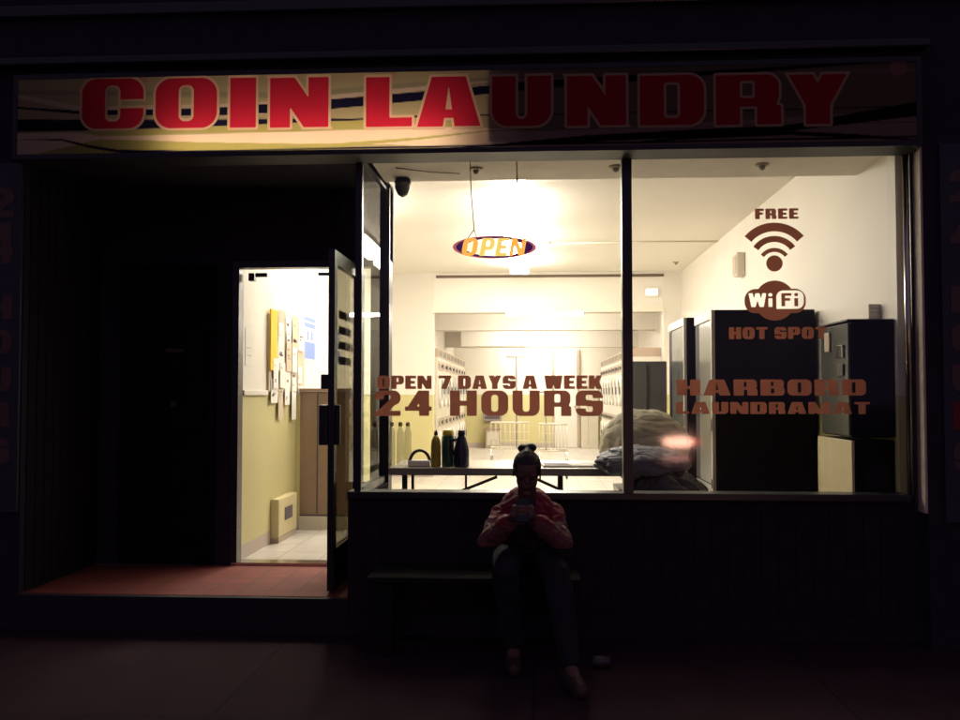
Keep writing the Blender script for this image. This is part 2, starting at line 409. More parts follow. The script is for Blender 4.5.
# ------------------------------------------------------------------ key sizes
HEAD = Z(150, 0, 500); SILL = Z(492, 0, 560); FL = .225
XL = X(360, 0); XR = X(903.5, 0); CEIL = 3.38; SOF = HEAD
RW = XR + .02                      # inner face of the right wall
LW = -2.24                         # inner face of the left wall
YB = 1.05                          # recess depth
YH = 8.4                           # dividing header
YE = 16.2                          # back wall
BX0, BX1 = -1.60, RW - .02

# ------------------------------------------------------------------ setting
def struct(o): o['kind'] = 'structure'; return o
struct(box('ground', -120, 120, -120, 120, -.40, -.16, 'asphalt'))
struct(box('road', -60, 60, -16.0, -7.0, -.159, -.12, 'asphalt'))
tiles('sidewalk_slab', (.060, .031, .040), (.055, .029, .037), (.036, .023, .027), 1.5, 1.5, .9, gap=.008, bump=.4)
M['sidewalk_slab'].node_tree.nodes['Principled BSDF'].inputs['Specular IOR Level'].default_value = .08
sw = box('sidewalk', -30, 30, -6.85, 0.0, -.156, 0, 'sidewalk_slab'); struct(sw)
struct(box('kerb', -30, 30, -7.0, -6.852, -.155, .004, 'kerbstone'))

# ------------------------------------------------------------------ building
B = empty('laundromat_building', (0, 0, 0), 'dark shopfront building of the coin laundry with big lit window and recessed entrance', 'building')
LP = X(22, 0)                      # pillar / recess corner
w = MB()
w.box(-9, LP, 0, .25, -.1, 6.2)                      # left of the recess
w.box(LP, 9, 0, .25, HEAD + .03, 6.2)                # over window and recess
w.box(X(925, 0), 9, 0, .25, -.1, HEAD + .03)
w.build('facade_wall', 'facade', B)
# cornice lines above sign
MB().box(LP - .3, X(930, 0), -.10, 0, Z(60, 0) , Z(52, 0), .01).build('cornice', 'black_frame', B)
MB().box(-8.9, 8.9, -.05, 0, Z(8, 0), Z(-4, 0), .01).build('cornice', 'black_frame', B)
# recess: side wall of boards, ceiling, back wall
s = MB(); s.box(LP - .03, LP - .001, .25, YB, FL, HEAD + .03)
for k in range(9): s.box(LP - .001, LP + .008, .06 + k * .108, .06 + k * .108 + .100, FL, HEAD, .004)
s.build('recess_side_wall', 'siding', B)
box('recess_ceiling', LP, XL - .02, .25, YB, HEAD + .005, HEAD + .03, 'facade', B)
XP1 = X(389.5, YB)
DL, DR = X(238.5, YB), X(357, YB); DT = Z(267.5, YB, 290)
b = MB(); b.box(LP - .03, DL - .05, YB, YB + .16, FL, HEAD + .03); b.box(DL - .05, XP1, YB, YB + .16, DT + .05, HEAD + .03)
b.build('recess_back_wall', 'facade', B)
# door frame + sidelight
XP0 = X(371, YB); XP1 = X(389.5, YB)
d = MB(); d.box(DL - .05, DL, YB - .01, YB + .10, FL, DT + .05); d.box(DL, XP0, YB - .01, YB + .10, DT, DT + .049)
d.box(DR, DR + .035, YB - .01, YB + .10, FL, DT)
d.build('door_frame', 'black_frame', B)
box('corner_post', XP0, XP1, YB - .03, YB + .12, 0, HEAD, 'black_frame', B)
box('sidelight_glass', DR + .036, XP0 - .001, YB + .03, YB + .036, FL + .62, DT, 'glass', B)
box('sidelight_panel', DR + .036, XP0 - .001, YB + .02, YB + .05, FL, FL + .619, 'bulkhead', B)
box('door_sill', DL - .04, DR, YB - .02, YB + .12, FL - .01, FL + .022, 'alu', B)
# second, unlit door in the recess
sd = empty('side_door', (X(170, YB), YB, FL), 'unlit black panelled door at the left of the recessed entrance', 'door')
x0, x1 = X(122, YB), X(216, YB)
MB().box(x0, x1, YB - .035, YB - .002, FL + .004, Z(262, YB), .006).build('door_leaf', 'machine_dark', sd)
p = MB()
for (a, b_) in ((.10, .46), (.54, .90)):
    for (c, e_) in ((.08, .40), (.46, .92)):
        p.box(x0 + (x1 - x0) * a, x0 + (x1 - x0) * b_, YB - .048, YB - .036, FL + 2.15 * c, FL + 2.15 * e_, .008)
p.build('door_panel', 'machine_dark', sd)
MB().box(X(168, YB), X(186, YB), YB - .062, YB - .036, Z(352, YB), Z(348, YB), .004).build('letter_slot', 'leg_dark', sd)
MB().tube([(X(178, YB), YB - .04, Z(404, YB)), (X(178, YB), YB - .09, Z(404, YB))], [.012, .026]).build('door_knob', 'leg_dark', sd)
# porch
struct(box('porch_floor', LP, XL - .07, 0.03, YB - .021, .02, FL, 'porch_tile'))
box('porch_step', LP, XL - .07, -.02, .029, 0.001, FL - .003, 'step', B)
# bulkhead under the window, front and side
k = MB(); k.box(XL - .07, X(925, 0) - .001, -.01, .12, -.05, SILL - .045)
n = 34; wx = (X(922, 0) - XL) / n
for i in range(n): k.box(XL - .06 + i * wx, XL - .06 + (i + .95) * wx, -.017, -.0105, .16, SILL - .10, .003)
k.box(XL - .069, X(924, 0), -.03, -.0105, .002, .145, .004)
k.build('bulkhead', 'bulkhead', B)
box('side_bulkhead', XL - .069, XL + .02, .121, YB - .031, -.05, SILL - .045, 'bulkhead', B)
# window frame
MU0, MU1 = X(622.5, 0), X(632.5, 0)
f = MB()
f.box(XL - .07, XR + .02, -.05, .12, SILL - .045, SILL, .006)
f.box(XL - .03, XL + .012, -.02, .03, SILL, HEAD)
f.box(MU0, MU1, -.03, .05, SILL, HEAD)
f.box(XL + .02, XR, -.02, .05, HEAD - .012, HEAD + .028)
f.box(XL - .045, XL + .0, .0305, YB - .031, HEAD - .02, HEAD + .004)
f.box(XL - .045, XL + .0, .1205, YB - .031, SILL - .044, SILL + .01)
f.build('window_frame', 'black_frame', B)
MB().tube([(XR + .025, -.022, SILL), (XR + .025, -.022, HEAD)], .019, 14).build('frame_bead', 'alu', B)
box('frame_channel', XR + .05, XR + .066, -.02, .03, SILL - .1, HEAD, 'black_frame', B)
box('jamb_board', XR + .068, XR + .082, -.125, .10, SILL - .1, HEAD, 'jambwood', B)
box('pillar_facing', XR + .083, X(925, -.13) + 2.2, -.130, -.001, 0, HEAD + .02, 'facade', B)
MB().box(XL + .03, XR, -.035, -.021, HEAD + .002, HEAD + .022).build('head_trim', 'alu', B)
g1 = box('window_glass', XL + .013, MU0 - .001, .010, .018, SILL + .001, HEAD - .013, 'glass', B)
g2 = box('window_glass', MU1 + .001, XR - .001, .010, .018, SILL + .001, HEAD - .013, 'glass', B)
g3 = box('window_glass', XL - .022, XL - .014, .031, YB - .032, SILL + .011, HEAD - .021, 'glass_side', B)
g1['label'] = 'left window pane lettered with the opening hours'; g2['label'] = 'right window pane with wireless emblem and shop name'
g3['label'] = 'side pane facing the recessed door'
# vinyl on the glass
YV = .006
text_line('OPEN 7 DAYS A WEEK', 377, 602, 375.5, 389, YV, 'lettering', g1, label='brown line OPEN 7 DAYS A WEEK', tw=.39, h=.21, gap=.10)
text_line('24 HOURS', 374, 603, 390.5, 416, YV, 'lettering', g1, label='large brown line 24 HOURS', tw=.34, h=.17, gap=.16, space=.36)
text_line('FREE', 755, 798.5, 208.5, 219, YV, 'lettering', g2, label='brown word FREE', tw=.39, h=.22, gap=.14)
text_line('HOT SPOT', 729, 827, 327, 339, YV, 'lettering', g2, label='brown words HOT SPOT', tw=.39, h=.21, gap=.12)
text_line('HARBORD', 676.5, 866, 379.5, 395.5, YV, 'lettering', g2, label='shop name line HARBORD', tw=.39, h=.17, gap=.12)
text_line('LAUNDRAMAT', 676, 870, 402, 414, YV, 'lettering', g2, label='shop name line LAUNDRAMAT', tw=.39, h=.18, gap=.12)
PXM = (X(806, 0) - X(746, 0)) / 60.0
def emblem(GX, GZ):
    cx0, cz0 = X(776, YV), Z(260, YV, 776)
    u = (GX - cx0) / PXM; v = (GZ - cz0) / PXM          # units of about 6 mm, v up
    out = np.full(GX.shape, -9.)
    for (vc, ri, ro, ang) in ((-.5, 30, 39, 50), (-1, 19.5, 25.8, 55), (-4.5, 12.8, 17, 54)):
        rr = np.hypot(u, v - vc); cone = (v - vc) * math.sin(R(ang)) - np.abs(u) * math.cos(R(ang))
        out = U(out, np.minimum(np.minimum(rr - ri, ro - rr), cone))
    out = U(out, 8.3 - np.hypot(u, v + 3.5))
    return out * PXM
def logo(GX, GZ):
    cx0, cz0 = X(776, YV), Z(300.5, YV, 776)
    u = (GX - cx0) / PXM; v = (GZ - cz0) / PXM
    body = U(20.5 - np.hypot(u, v), rb(u, v, -30.5, 31, -13, 12, 11))
    tabs = rb(u, v, 1.5, 29, -8.6, 10.2, 7); tabs = U(tabs, rb(u, v, 1.5, 12, -8.6, -1))
    body = SUB(body, tabs)
    def G(ch, x0, x1, y0, y1, t, h=.2): H = y1 - y0; return glyph(ch, (u - x0) / H, (v - y0) / H, (x1 - x0) / H, t, h) * H
    body = SUB(body, G('W', -26.5, -8.5, -6.5, 7.5, .30), G('i', -6.5, -2.5, -6.5, 7.5, .3))
    return U(body, G('F', 6.5, 16.5, -6, 7.5, .28, .2), G('i', 19.5, 23.3, -6, 7.5, .3)) * PXM
e1 = link('wireless_emblem', field_mesh('wireless_emblem', emblem, X(744, 0), X(808, 0), Z(274, 0, 776), Z(219, 0, 776), YV, .0035, [(0., 99, 0)], ('vinyl',)), g2)
e1['label'] = 'brown dot under three curved signal bars'
e2 = link('wireless_emblem', field_mesh('wireless_emblem', logo, X(743, 0), X(810, 0), Z(323, 0, 776), Z(278, 0, 776), YV, .003, [(0., 99, 0)], ('vinyl',)), g2)
e2['label'] = 'brown rounded badge reading WiFi'

# ------------------------------------------------------------------ interior shell (parts of the building)
T = .12
box('interior_floor', LW - T, RW + T, YB + .121, YE + T, .02, FL, 'floor_tile', B)
box('interior_floor', XL + .021, RW + T, .121, YB + .12, .02, FL, 'floor_tile', B)
box('interior_wall', LW - T, LW, YB + .161, YH, FL, CEIL + .1, 'paint', B)
box('interior_wall', RW, RW + T, .251, YH, FL, CEIL + .1, 'paint', B)
box('interior_wall', RW, RW + T, .125, .250, FL, HEAD + .02, 'paint', B)
box('ceiling', LW - T, RW + T, .251, YH + .2, CEIL + .101, CEIL + .2, 'ceiling_paint', B)
box('ceiling', LW, RW, .821, YH, CEIL, CEIL + .1, 'ceiling_paint', B)
box('soffit', XL + .02, RW, .125, .82, SOF, SOF + .02, 'soffit', B)
box('soffit_face', XL + .02, RW, .80, .82, SOF + .021, CEIL + .099, 'ceiling_paint', B)
box('interior_wall', LW, XL + .02, YB + .161, YB + .20, DT + .05, CEIL, 'paint', B)
box('soffit_face', XL + .0, XL + .019, .4, YB + .1605, SOF + .04, CEIL + .099, 'ceiling_paint', B)
# dividing wall with header
HB = Z(309, YH)
XO0, XO1 = X(433, YH), X(664, YH)
box('dividing_wall', LW, XO0, YH, YH + .25, FL, CEIL, 'paint', B)
box('dividing_wall', XO1, RW, YH, YH + .25, FL, CEIL, 'paint', B)
box('header', XO0 + .001, XO1 - .001, YH, YH + .25, HB, CEIL, 'ceiling_paint', B)
box('header_trim', X(436, YH), X(664.5, YH), YH - .03, YH - .002, Z(277.5, YH), Z(275, YH), 'darkline', B)
box('header_trim', XO0, XO1, YH - .012, YH - .001, HB - .05, HB + .04, 'soffit', B)
C2 = 2.98
box('interior_wall', XO0 - .35 - T, XO0 - .35, YH + .251, YE, FL, C2, 'paint', B)
box('interior_wall', XO1 + .25, XO1 + .25 + T, YH + .251, YE, FL, C2, 'paint', B)
box('interior_wall', XO0 - .35 - T, XO1 + .25 + T, YE, YE + T, FL, C2, 'paint', B)
box('ceiling', XO0 - .5, XO1 + .5, YH + .251, YE + T, C2, C2 + .1, 'ceiling_paint', B)
box('ceiling_beam', XO0 - .35, XO1 + .25, 11.2, 11.5, Z(330, 11.2), C2 - .001, 'ceiling_paint', B)
box('ceiling_beam', XO0 - .35, XO1 + .25, 14.0, 14.3, Z(347, 14), C2 - .001, 'ceiling_paint', B)
box('bulkhead_duct', X(462, 13.9), X(525, 13.9), 13.6, 13.99, Z(346, 13.6), C2 - .001, 'ceiling_paint', B)
# pilaster and low brown partition behind the doorway
box('pilaster', LW, X(299, 2.8), 2.82, 3.2, FL, 1.49, 'paint', B)

# lights
def fixture(x, y, z, lx, ly, m='diffuser', label='', gap=.03):
    e = empty('ceiling_light', (x, y, z), label, 'ceiling light', 'fluorescent ceiling lights')
    box('housing', x - lx / 2 + .02, x + lx / 2 - .02, y - ly / 2 + .02, y + ly / 2 - .02, z - .02, z + .02, 'white_plastic', e)
    MB().box(x - lx / 2, x + lx / 2, y - ly / 2, y + ly / 2, z - .09, z - .021, .02).build('diffuser', m, e)
    for q in (-.35, .35): MB().tube([(x, y + ly * q, z + .02), (x, y + ly * q, z + gap)], .008).build('hanger', 'white_plastic', e)
    return e
fixture(-.19, 1.75, 3.33, .26, 1.15, 'diffuser_soft', label='glowing fluorescent light just behind the front soffit, nearest the window', gap=.05)
fixture(-.19, 3.45, 3.33, .26, 1.5, 'diffuser', label='glowing fluorescent light in the middle of the row above the OPEN sign', gap=.05)
fixture(-.19, 5.25, 3.33, .26, 1.5, 'diffuser_deep', label='glowing fluorescent light behind the hanging OPEN sign', gap=.05)
fixture(-.19, 7.0, 3.33, .26, 1.1, 'diffuser_deep', label='glowing fluorescent light just below the OPEN sign, farthest of its row', gap=.05)
fixture(-1.88, 3.0, 3.33, .16, 1.2, 'diffuser_door', label='glowing fluorescent light inside above the open entrance door', gap=.05)
fixture(X(545, 9.8), 9.9, C2 - .05, 1.3, .16, 'diffuser_far', 'crosswise glowing light just behind the header', gap=.05)
fixture(X(540, 12.6), 12.8, C2 - .05, 1.3, .16, 'diffuser_far', 'crosswise glowing light between the two ceiling beams', gap=.05)
fixture(X(540, 15.2), 15.3, C2 - .05, 1.3, .16, 'diffuser_far', 'crosswise glowing light nearest the back wall', gap=.05)

# ------------------------------------------------------------------ entrance door, open outward
dr = empty('entrance_door', (DR, YB - .03, FL), 'glazed black framed entrance door standing open towards the pavement', 'door')
dx0, dx1 = DR - .012, DR + .030
yA, yB_ = YB - .92, YB - .035
zt_, zb_ = DT - .01, FL + .012
d = MB()
d.box(dx0, dx1, yA, yA + .085, zb_, zt_, .003); d.box(dx0, dx1, yB_ - .07, yB_, zb_, zt_, .003)
d.box(dx0 + .001, dx1 - .001, yA + .085, yB_ - .07, zt_ - .09, zt_ - .001); d.box(dx0 + .001, dx1 - .001, yA + .085, yB_ - .07, zb_, zb_ + .26)
d.build('door_frame', 'black_frame', dr)
box('door_glass', (dx0 + dx1) / 2 - .003, (dx0 + dx1) / 2 + .003, yA + .086, yB_ - .071, zb_ + .261, zt_ - .091, 'glass_door', dr)
dl = MB()
for k in range(4):
    zz = Z(312 + k * 15, .6); dl.box((dx0 + dx1) / 2 - .0060, (dx0 + dx1) / 2 - .0045, yA + .25, yA + .25 + (.42 if k % 2 else .50), zz - .055, zz)
dl.build('grey_bars', mat('grey_metal', (.30, .28, .26), .5).name, dr)  # four grey bars in rows on the door glass
MB().box(dx0 - .05, dx0 - .001, yA + .01, yA + .07, Z(389, yA), Z(374, yA), .006).build('door_lock', 'black_plastic', dr)
h = MB(); h.box(dx0 - .055, dx0 - .001, yA - .02, yA + .10, Z(446, yA), Z(405, yA), .008)
h.box(dx1 + .001, dx1 + .035, yA + .01, yA + .05, Z(446, yA), Z(405, yA), .008); h.build('pull_handle', 'black_plastic', dr)
MB().box(X(243, YB), X(249, YB), YB + .101, YB + .16, Z(277, YB), Z(269, YB), .003).build('door_closer', 'black_frame', B)
MB().box(X(250, YB), X(262, YB), YB + .101, YB + .13, Z(273, YB), Z(269, YB), .003).build('closer_arm', 'black_frame', B)
MB().box(X(314, YB), X(330, YB), YB + .101, YB + .13, Z(272, YB), Z(269, YB), .003).build('door_bracket', 'black_frame', B)

# ------------------------------------------------------------------ big fascia sign
YS = -.23
sx0, sx1 = X(12, YS), X(922, YS); sz0, sz1 = Z(146.5, YS, 533), Z(69, YS, 533)
sign = empty('fascia_sign', ((sx0 + sx1) / 2, -.08, sz0), 'long light box sign reading COIN LAUNDRY in red, glowing only in its left half', 'sign')
cs = MB(); cs.box(sx0 - .03, sx1 + .03, -.028, -.001, sz0 - .03, sz1 + .03)
cs.box(sx0 - .03, sx1 + .03, YS + .0, -.029, sz0 - .03, sz0); cs.box(sx0 - .03, sx1 + .03, YS, -.029, sz1, sz1 + .03)
cs.box(sx0 - .03, sx0, YS, -.029, sz0 + .001, sz1 - .001); cs.box(sx1, sx1 + .03, YS, -.029, sz0 + .001, sz1 - .001)
cs.build('case', 'sign_case', sign)
M['sign_case'].node_tree.nodes['Principled BSDF'].inputs['Base Color'].default_value = (.015, .012, .018, 1)
LET = [('C', 82, 143.5), ('O', 155.5, 217), ('I', 230, 256), ('N', 270, 328.5), ('L', 366, 412), ('A', 417, 480.5),
       ('U', 492, 551), ('N', 567, 626), ('D', 640, 704), ('R', 716, 781), ('Y', 789, 847)]
LB = []
for ch, a, b_ in LET:
    fr_ = (a - 80) / 770.
    yt = 78.5 - 4.5 * fr_; yb_ = 128.5 - 5.0 * fr_
    LB.append((ch, X(a, YS, 100), X(b_, YS, 100), Z(yt, YS, (a + b_) / 2), Z(yb_, YS, (a + b_) / 2)))
def sign_field(GX, GZ):
    out = np.full(GX.shape, -1.)
    for ch, xa, xb, zt, zb in LB:
        H = zt - zb; out = np.maximum(out, glyph(ch, (GX - xa) / H, (GZ - zb) / H, (xb - xa) / H, .47, .14) * H)
    return out
OUTL = .016
def swoosh(x, z):
    """printed bands, given in fractions of the board"""
    u = (x - sx0) / (sx1 - sx0) * 910 + 12; v = 146.5 - (z - sz0) / (sz1 - sz0) * 77.5     # print layout units
    v = v + 3.5 * (u - 200) / 700 * (u > 200)
    base = np.tile(np.array([.44, .35, .19]), (len(x), 1))
    def band(lo, hi, col, soft=.6):
        k = np.clip((v - lo) / soft + .5, 0, 1) * np.clip((hi - v) / soft + .5, 0, 1)
        base[:] = base * (1 - k[:, None]) + np.array(col) * k[:, None]
    I = lambda pts: np.interp(u, [p[0] for p in pts], [p[1] for p in pts])
    black = (.012, .010, .03); cream = (.78, .58, .40); olive = (.42, .36, .11); pale = (.62, .46, .34)
    band(I([(12, 80), (300, 88), (480, 78), (922, 70)]), I([(12, 84), (300, 94), (480, 86), (922, 74)]), (.33, .28, .17))
    band(I([(12, 84), (80, 98), (250, 98), (480, 82), (560, 80)]), I([(12, 88), (80, 104), (250, 112), (362, 97), (480, 84), (560, 82)]), pale)
    band(I([(12, 97), (80, 102.5), (230, 101.5), (340, 96), (440, 90), (560, 82), (922, 70)]), I([(12, 99), (80, 106), (150, 108.5), (230, 110), (340, 106), (440, 99), (560, 90), (922, 71)]), black)
    band(I([(12, 110), (80, 111.5), (230, 114), (300, 114.5), (362, 116), (440, 114.5), (600, 116)]), I([(12, 123), (80, 123), (230, 121), (300, 119), (362, 118), (440, 116), (600, 117)]), black)
    band(I([(12, 124), (100, 124.5), (200, 121), (300, 119), (450, 117), (480, 118)]), I([(12, 146), (100, 130), (200, 127), (300, 128.5), (480, 126), (482, 118)]), olive)
    band(I([(12, 124.5), (80, 125), (100, 129), (150, 129), (200, 128.5), (480, 127), (560, 133), (700, 128), (922, 120)]), I([(12, 149), (80, 149), (100, 133), (150, 134), (200, 136.5), (300, 140), (400, 143), (480, 149), (922, 149)]), cream)
    band(I([(12, 150), (100, 132), (150, 134), (200, 136.5), (300, 140), (340, 141), (430, 136.5), (500, 131)]), I([(12, 151), (80, 149), (330, 149), (350, 145), (430, 139), (500, 132)]), olive)
    band(I([(12, 131), (60, 131), (90, 138), (120, 143), (200, 145)]), I([(12, 131), (60, 133), (90, 141), (130, 148), (200, 147)]), black)
    band(I([(12, 149), (460, 148), (520, 144), (600, 138), (720, 134), (800, 132), (922, 112)]), I([(12, 150), (460, 149), (700, 142), (800, 138), (922, 126)]), black)
    band(I([(480, 140), (640, 146), (700, 141), (800, 138), (870, 143), (922, 149)]), I([(480, 136), (640, 147), (700, 144), (800, 142), (922, 150)]), black)
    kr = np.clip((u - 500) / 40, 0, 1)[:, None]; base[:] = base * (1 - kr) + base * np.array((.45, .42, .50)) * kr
    for (cu_, cv_, rr) in ((143, 72, 7.5), (405, 73, 4.8), (905, 78, 9)):
        k = np.clip(rr - np.hypot(u - cu_, v - cv_), 0, 1)[:, None] * .55; base[:] = base * (1 - k) + np.array((.50, .22, .20)) * k
    return base
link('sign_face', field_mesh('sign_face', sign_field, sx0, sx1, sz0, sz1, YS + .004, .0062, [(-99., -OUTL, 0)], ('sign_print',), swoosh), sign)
for q, (ch, xa, xb, zt, zb) in enumerate(LB):
    H = zt - zb
    def f1(GX, GZ, ch=ch, xa=xa, xb=xb, zb=zb, H=H): return glyph(ch, (GX - xa) / H, (GZ - zb) / H, (xb - xa) / H, .47, .14) * H
    # the same grid as the face so that the cut edges meet
    m_ = .03
    gx = lambda v, up: sx0 + (math.ceil if up else math.floor)((v - sx0) / .0062) * .0062
    lo = xa - m_; hi = xb + m_
    link('letter', field_mesh('letter', f1, lo, hi, zb - m_, zt + m_, YS + .001, .0050, [(0., 99, 0), (-OUTL, 0., 1)], ('sign_red', 'sign_edge')), sign)
MB().tube([(X(170, -.08), -.060, sz0 + .050), (X(455, -.08), -.060, sz0 + .050)], .013, 10).build('fluorescent_tube', 'tube', sign)
MB().box(X(487, -.1), X(487, -.1) + .01, YS + .012, -.029, sz0 + .035, sz1 - .001).build('divider', 'sign_inside', sign)

# ------------------------------------------------------------------ vertical signs on both pillars
def pillar_sign(xa, xb, label, red=None, yo=0.):
    zt, zb = Z(172, 0), Z(500, 0)
    e = empty('pillar_sign', ((xa + xb) / 2, -.02, zb), label, 'sign', 'vertical hours signs on the pillars')
    MB().box(xa - .05, xb + .05, yo - .025, yo - .001, zb - .1, zt + .1, .004).build('sign_board', 'pillar_board', e)
    rows = [('2', 182, 212), ('4', 218, 260), ('H', 292, 317), ('O', 328, 353), ('U', 366, 392), ('R', 402, 428), ('S', 440, 466)]
    for ch, y0, y1 in rows:
        z1, z0 = Z(y0, 0), Z(y1, 0); H = z1 - z0
        fn = lambda GX, GZ: glyph(ch, (GX - xa) / H, (GZ - z0) / H, (xb - xa) / H, .33 * (xb - xa) / H, .2)
        link('letter', field_mesh('letter', fn, xa - .01, xb + .01, z0 - .01, z1 + .01, yo - .028, .008, [(0., 99, 0)], ('pillar_letter_red' if ch == red else 'pillar_letter',)), e)
pillar_sign(X(-16, 0), X(13, 0), 'dark upright board reading 24 HOURS on the pillar left of the recess')
pillar_sign(X(941, 0), X(971, 0), 'dark upright board reading 24 HOURS on the pillar right of the window', 'R', -.13)

# ------------------------------------------------------------------ hanging OPEN sign
YO = .22
op = empty('open_sign', (X(494, YO), YO, Z(247, YO)), 'oval purple OPEN sign with slanted orange letters hanging by wires behind the glass', 'sign')
PO = (X(533, YO) - X(456, YO)) / 77.
ox, oz = X(494.5, YO), Z(247.3, YO, 494)
def oval(a, b_): return lambda GX, GZ: (1 - np.hypot((GX - ox) / PO / a, ((GZ - oz) / PO + 0.012 * (GX - ox) / PO) / b_)) * b_ * PO
def ring(GX, GZ): return SUB(oval(38.5, 10.6)(GX, GZ), oval(30.5, 8.9)(GX, GZ))
def thick(o, t):
    m_ = o.modifiers.new('solid', 'SOLIDIFY'); m_.thickness = t; m_.offset = 0; return o
thick(link('plate', field_mesh('plate', ring, ox - .3, ox + .3, oz - .09, oz + .09, YO, .003, [(0., 99, 0)], ('purple_plate',)), op), .012)
def rim(GX, GZ): a = oval(38.5, 10.6)(GX, GZ); return np.minimum(a + .006, -a)
thick(link('neon_rim', field_mesh('neon_rim', rim, ox - .3, ox + .3, oz - .09, oz + .09, YO - .004, .0026, [(0., 99, 0)], ('neon_red',)), op), .006)
for ch, a, b_, mm in (('O', -32, -17, 'neon_orange'), ('P', -13.5, 0, 'neon_yellow'), ('E', 2, 14, 'neon_yellow'), ('N', 16, 31, 'neon_orange')):
    def fl(GX, GZ, ch=ch, a=a, b_=b_):
        u = (GX - ox) / PO; v = (GZ - oz) / PO + .012 * u; H = 18.; 
        y_ = (v + 9) / H; x_ = (u - a - (y_ - .5) * 3.2) / H
        return glyph(ch, x_, y_, (b_ - a) / H, .27, .17) * H * PO
    thick(link('letter', field_mesh('letter', fl, ox + (a - 4) * PO, ox + (b_ + 5) * PO, oz - .09, oz + .09, YO - .012, .0026, [(0., 99, 0)], (mm,)), op), .008)
wr = MB()
wr.tube([(X(470, YO), YO, SOF + .0), (X(471, YO), YO, Z(190, YO)), (X(474, YO), YO, Z(229, YO))], .0035, 6)
wr.tube([(X(474, YO), YO, Z(229, YO)), (X(466, YO), YO, Z(240, YO))], .0035, 6).tube([(X(474, YO), YO, Z(229, YO)), (X(477, YO), YO, Z(238.5, YO))], .0028, 6)
wr.tube([(X(517, YO), YO, SOF), (X(516.5, YO), YO + .004, Z(205, YO)), (X(517, YO), YO, Z(238.5, YO))], .0022, 6)
wr.build('hanging_wire', 'table_edge', op)
MB().tube([(X(460, .6), .6, SOF - .001), (X(430, .5), .5, SOF - .012), (X(395, .4), .4, SOF - .004)], .004, 6).build('loose_cable', 'table_edge', op)
MB().tube([(X(517, .3), .3, SOF - .0), (X(517.5, .3), .3, Z(183, .3, 517))], .005, 6).build('loose_cable', 'table_edge', op)

MB().tube([(X(548, 5.6), 5.6, CEIL - .012), (RW - .01, 5.6, CEIL - .012)], .011, 6).box(X(546, 5.6) - .05, X(546, 5.6) + .04, 5.55, 5.65, CEIL - .05, CEIL - .001).build('conduit', 'soffit', B)
# ------------------------------------------------------------------ small ceiling hardware
def sprinkler(x, y, z, label):
    e = empty('ceiling_sensor', (x, y, z), label, 'ceiling sensor', 'small round sensors on the soffit and ceiling')
    MB().lathe(x, y, [(.046, z - .001), (.046, z - .010), (.036, z - .016)], 18).build('base_plate', 'tan_metal', e)
    MB().lathe(x, y, [(.022, z - .0165), (.018, z - .034), (.008, z - .042)], 14).build('sensor_head', 'table_edge', e)
sprinkler(X(476, .45), .45, SOF, 'small brass coloured sensor on the soffit beside the OPEN sign wire')
sprinkler(X(617, .45), .45, SOF, 'small brass coloured sensor on the soffit just left of the mullion')
sprinkler(X(765, .45), .45, SOF, 'small brass coloured sensor on the soffit above the word FREE')
sprinkler(X(677, 7.4), 7.4, CEIL, 'small dark sensor far back on the high ceiling near the right wall')
cm = empty('security_camera', (X(402, .72), .72, SOF), 'black drop shaped security camera hanging at the left end of the soffit', 'security camera')
cxx, cyy = X(402, .72), .72
zz = Z(179, .72)
MB().lathe(cxx, cyy, [(.05, SOF - .001), (.058, SOF - .02), (.062, zz - .012)], 20).build('mount', 'black_plastic', cm)
MB().lathe(cxx, cyy, [(.058, zz - .013), (.055, zz - .055), (.035, zz - .10), (.008, zz - .118)], 20).build('dome', 'door_glass', cm)
# horn box on right wall
sp = empty('wall_speaker', (RW - .06, 4.9, Z(267, 4.9)), 'small beige box speaker mounted high on the right wall', 'speaker')
yy = (RW * F / (741 - 533)) - 5.72
MB().box(RW - .09, RW - .001, yy - .10, yy + .10, Z(278, yy), Z(255, yy), .01).build('cabinet', 'cream_metal', sp)
MB().box(RW - .098, RW - .091, yy - .08, yy + .08, Z(276, yy), Z(258, yy), .003).build('grille', 'tan_metal', sp)
el = empty('emergency_light', (X(652, YH), YH - .05, Z(293, YH)), 'small white glowing box light on the header at the right', 'emergency light')
MB().box(X(646.5, YH), X(658, YH), YH - .05, YH - .031, Z(296, YH), Z(290, YH), .004).build('lamp', 'small_lamp', el)
MB().box(X(645.5, YH), X(659, YH), YH - .0305, YH - .0125, Z(297, YH), Z(289, YH), .004).build('back_box', 'white_plastic', el)

# ------------------------------------------------------------------ folding table by the window
tb = empty('folding_table', (-.2, 1.15, FL), 'long folding table with pale top standing right behind the left window pane', 'table')
TY0, TY1, TZ = .76, 1.55, .975
tx0, tx1 = XL + .06, X(622, TY0)
TZ = Z(468.5, TY0)
MB().box(tx0, tx1, TY0 + .006, TY1, TZ - .012, TZ, .004).build('tabletop', 'table_top', tb)
MB().box(tx0 + .004, tx1 - .004, TY0, TY0 + .0055, TZ - .052, TZ - .001).box(tx0 + .004, tx1 - .004, TY0 + .006, TY1, TZ - .050, TZ - .0125).build('apron', 'table_edge', tb)
for px in (405, 413, 560):
    for yy_ in ((TY0 + .10,) if px == 413 else (TY0 + .06, TY1 - .08)):
        MB().tube([(X(px, yy_), yy_, TZ - .05), (X(px, yy_), yy_, FL)], .020 if px != 413 else .011, 8).build('leg', 'leg_dark', tb)
for (a, b_) in (((497, 477), (440, 500)), ((532, 477), (590, 503))):
    MB().tube([(X(a[0], .9), .9, Z(a[1], .9)), (X(b_[0], .9), .9, Z(b_[1], .9))], .011, 8).build('brace', 'leg_dark', tb)
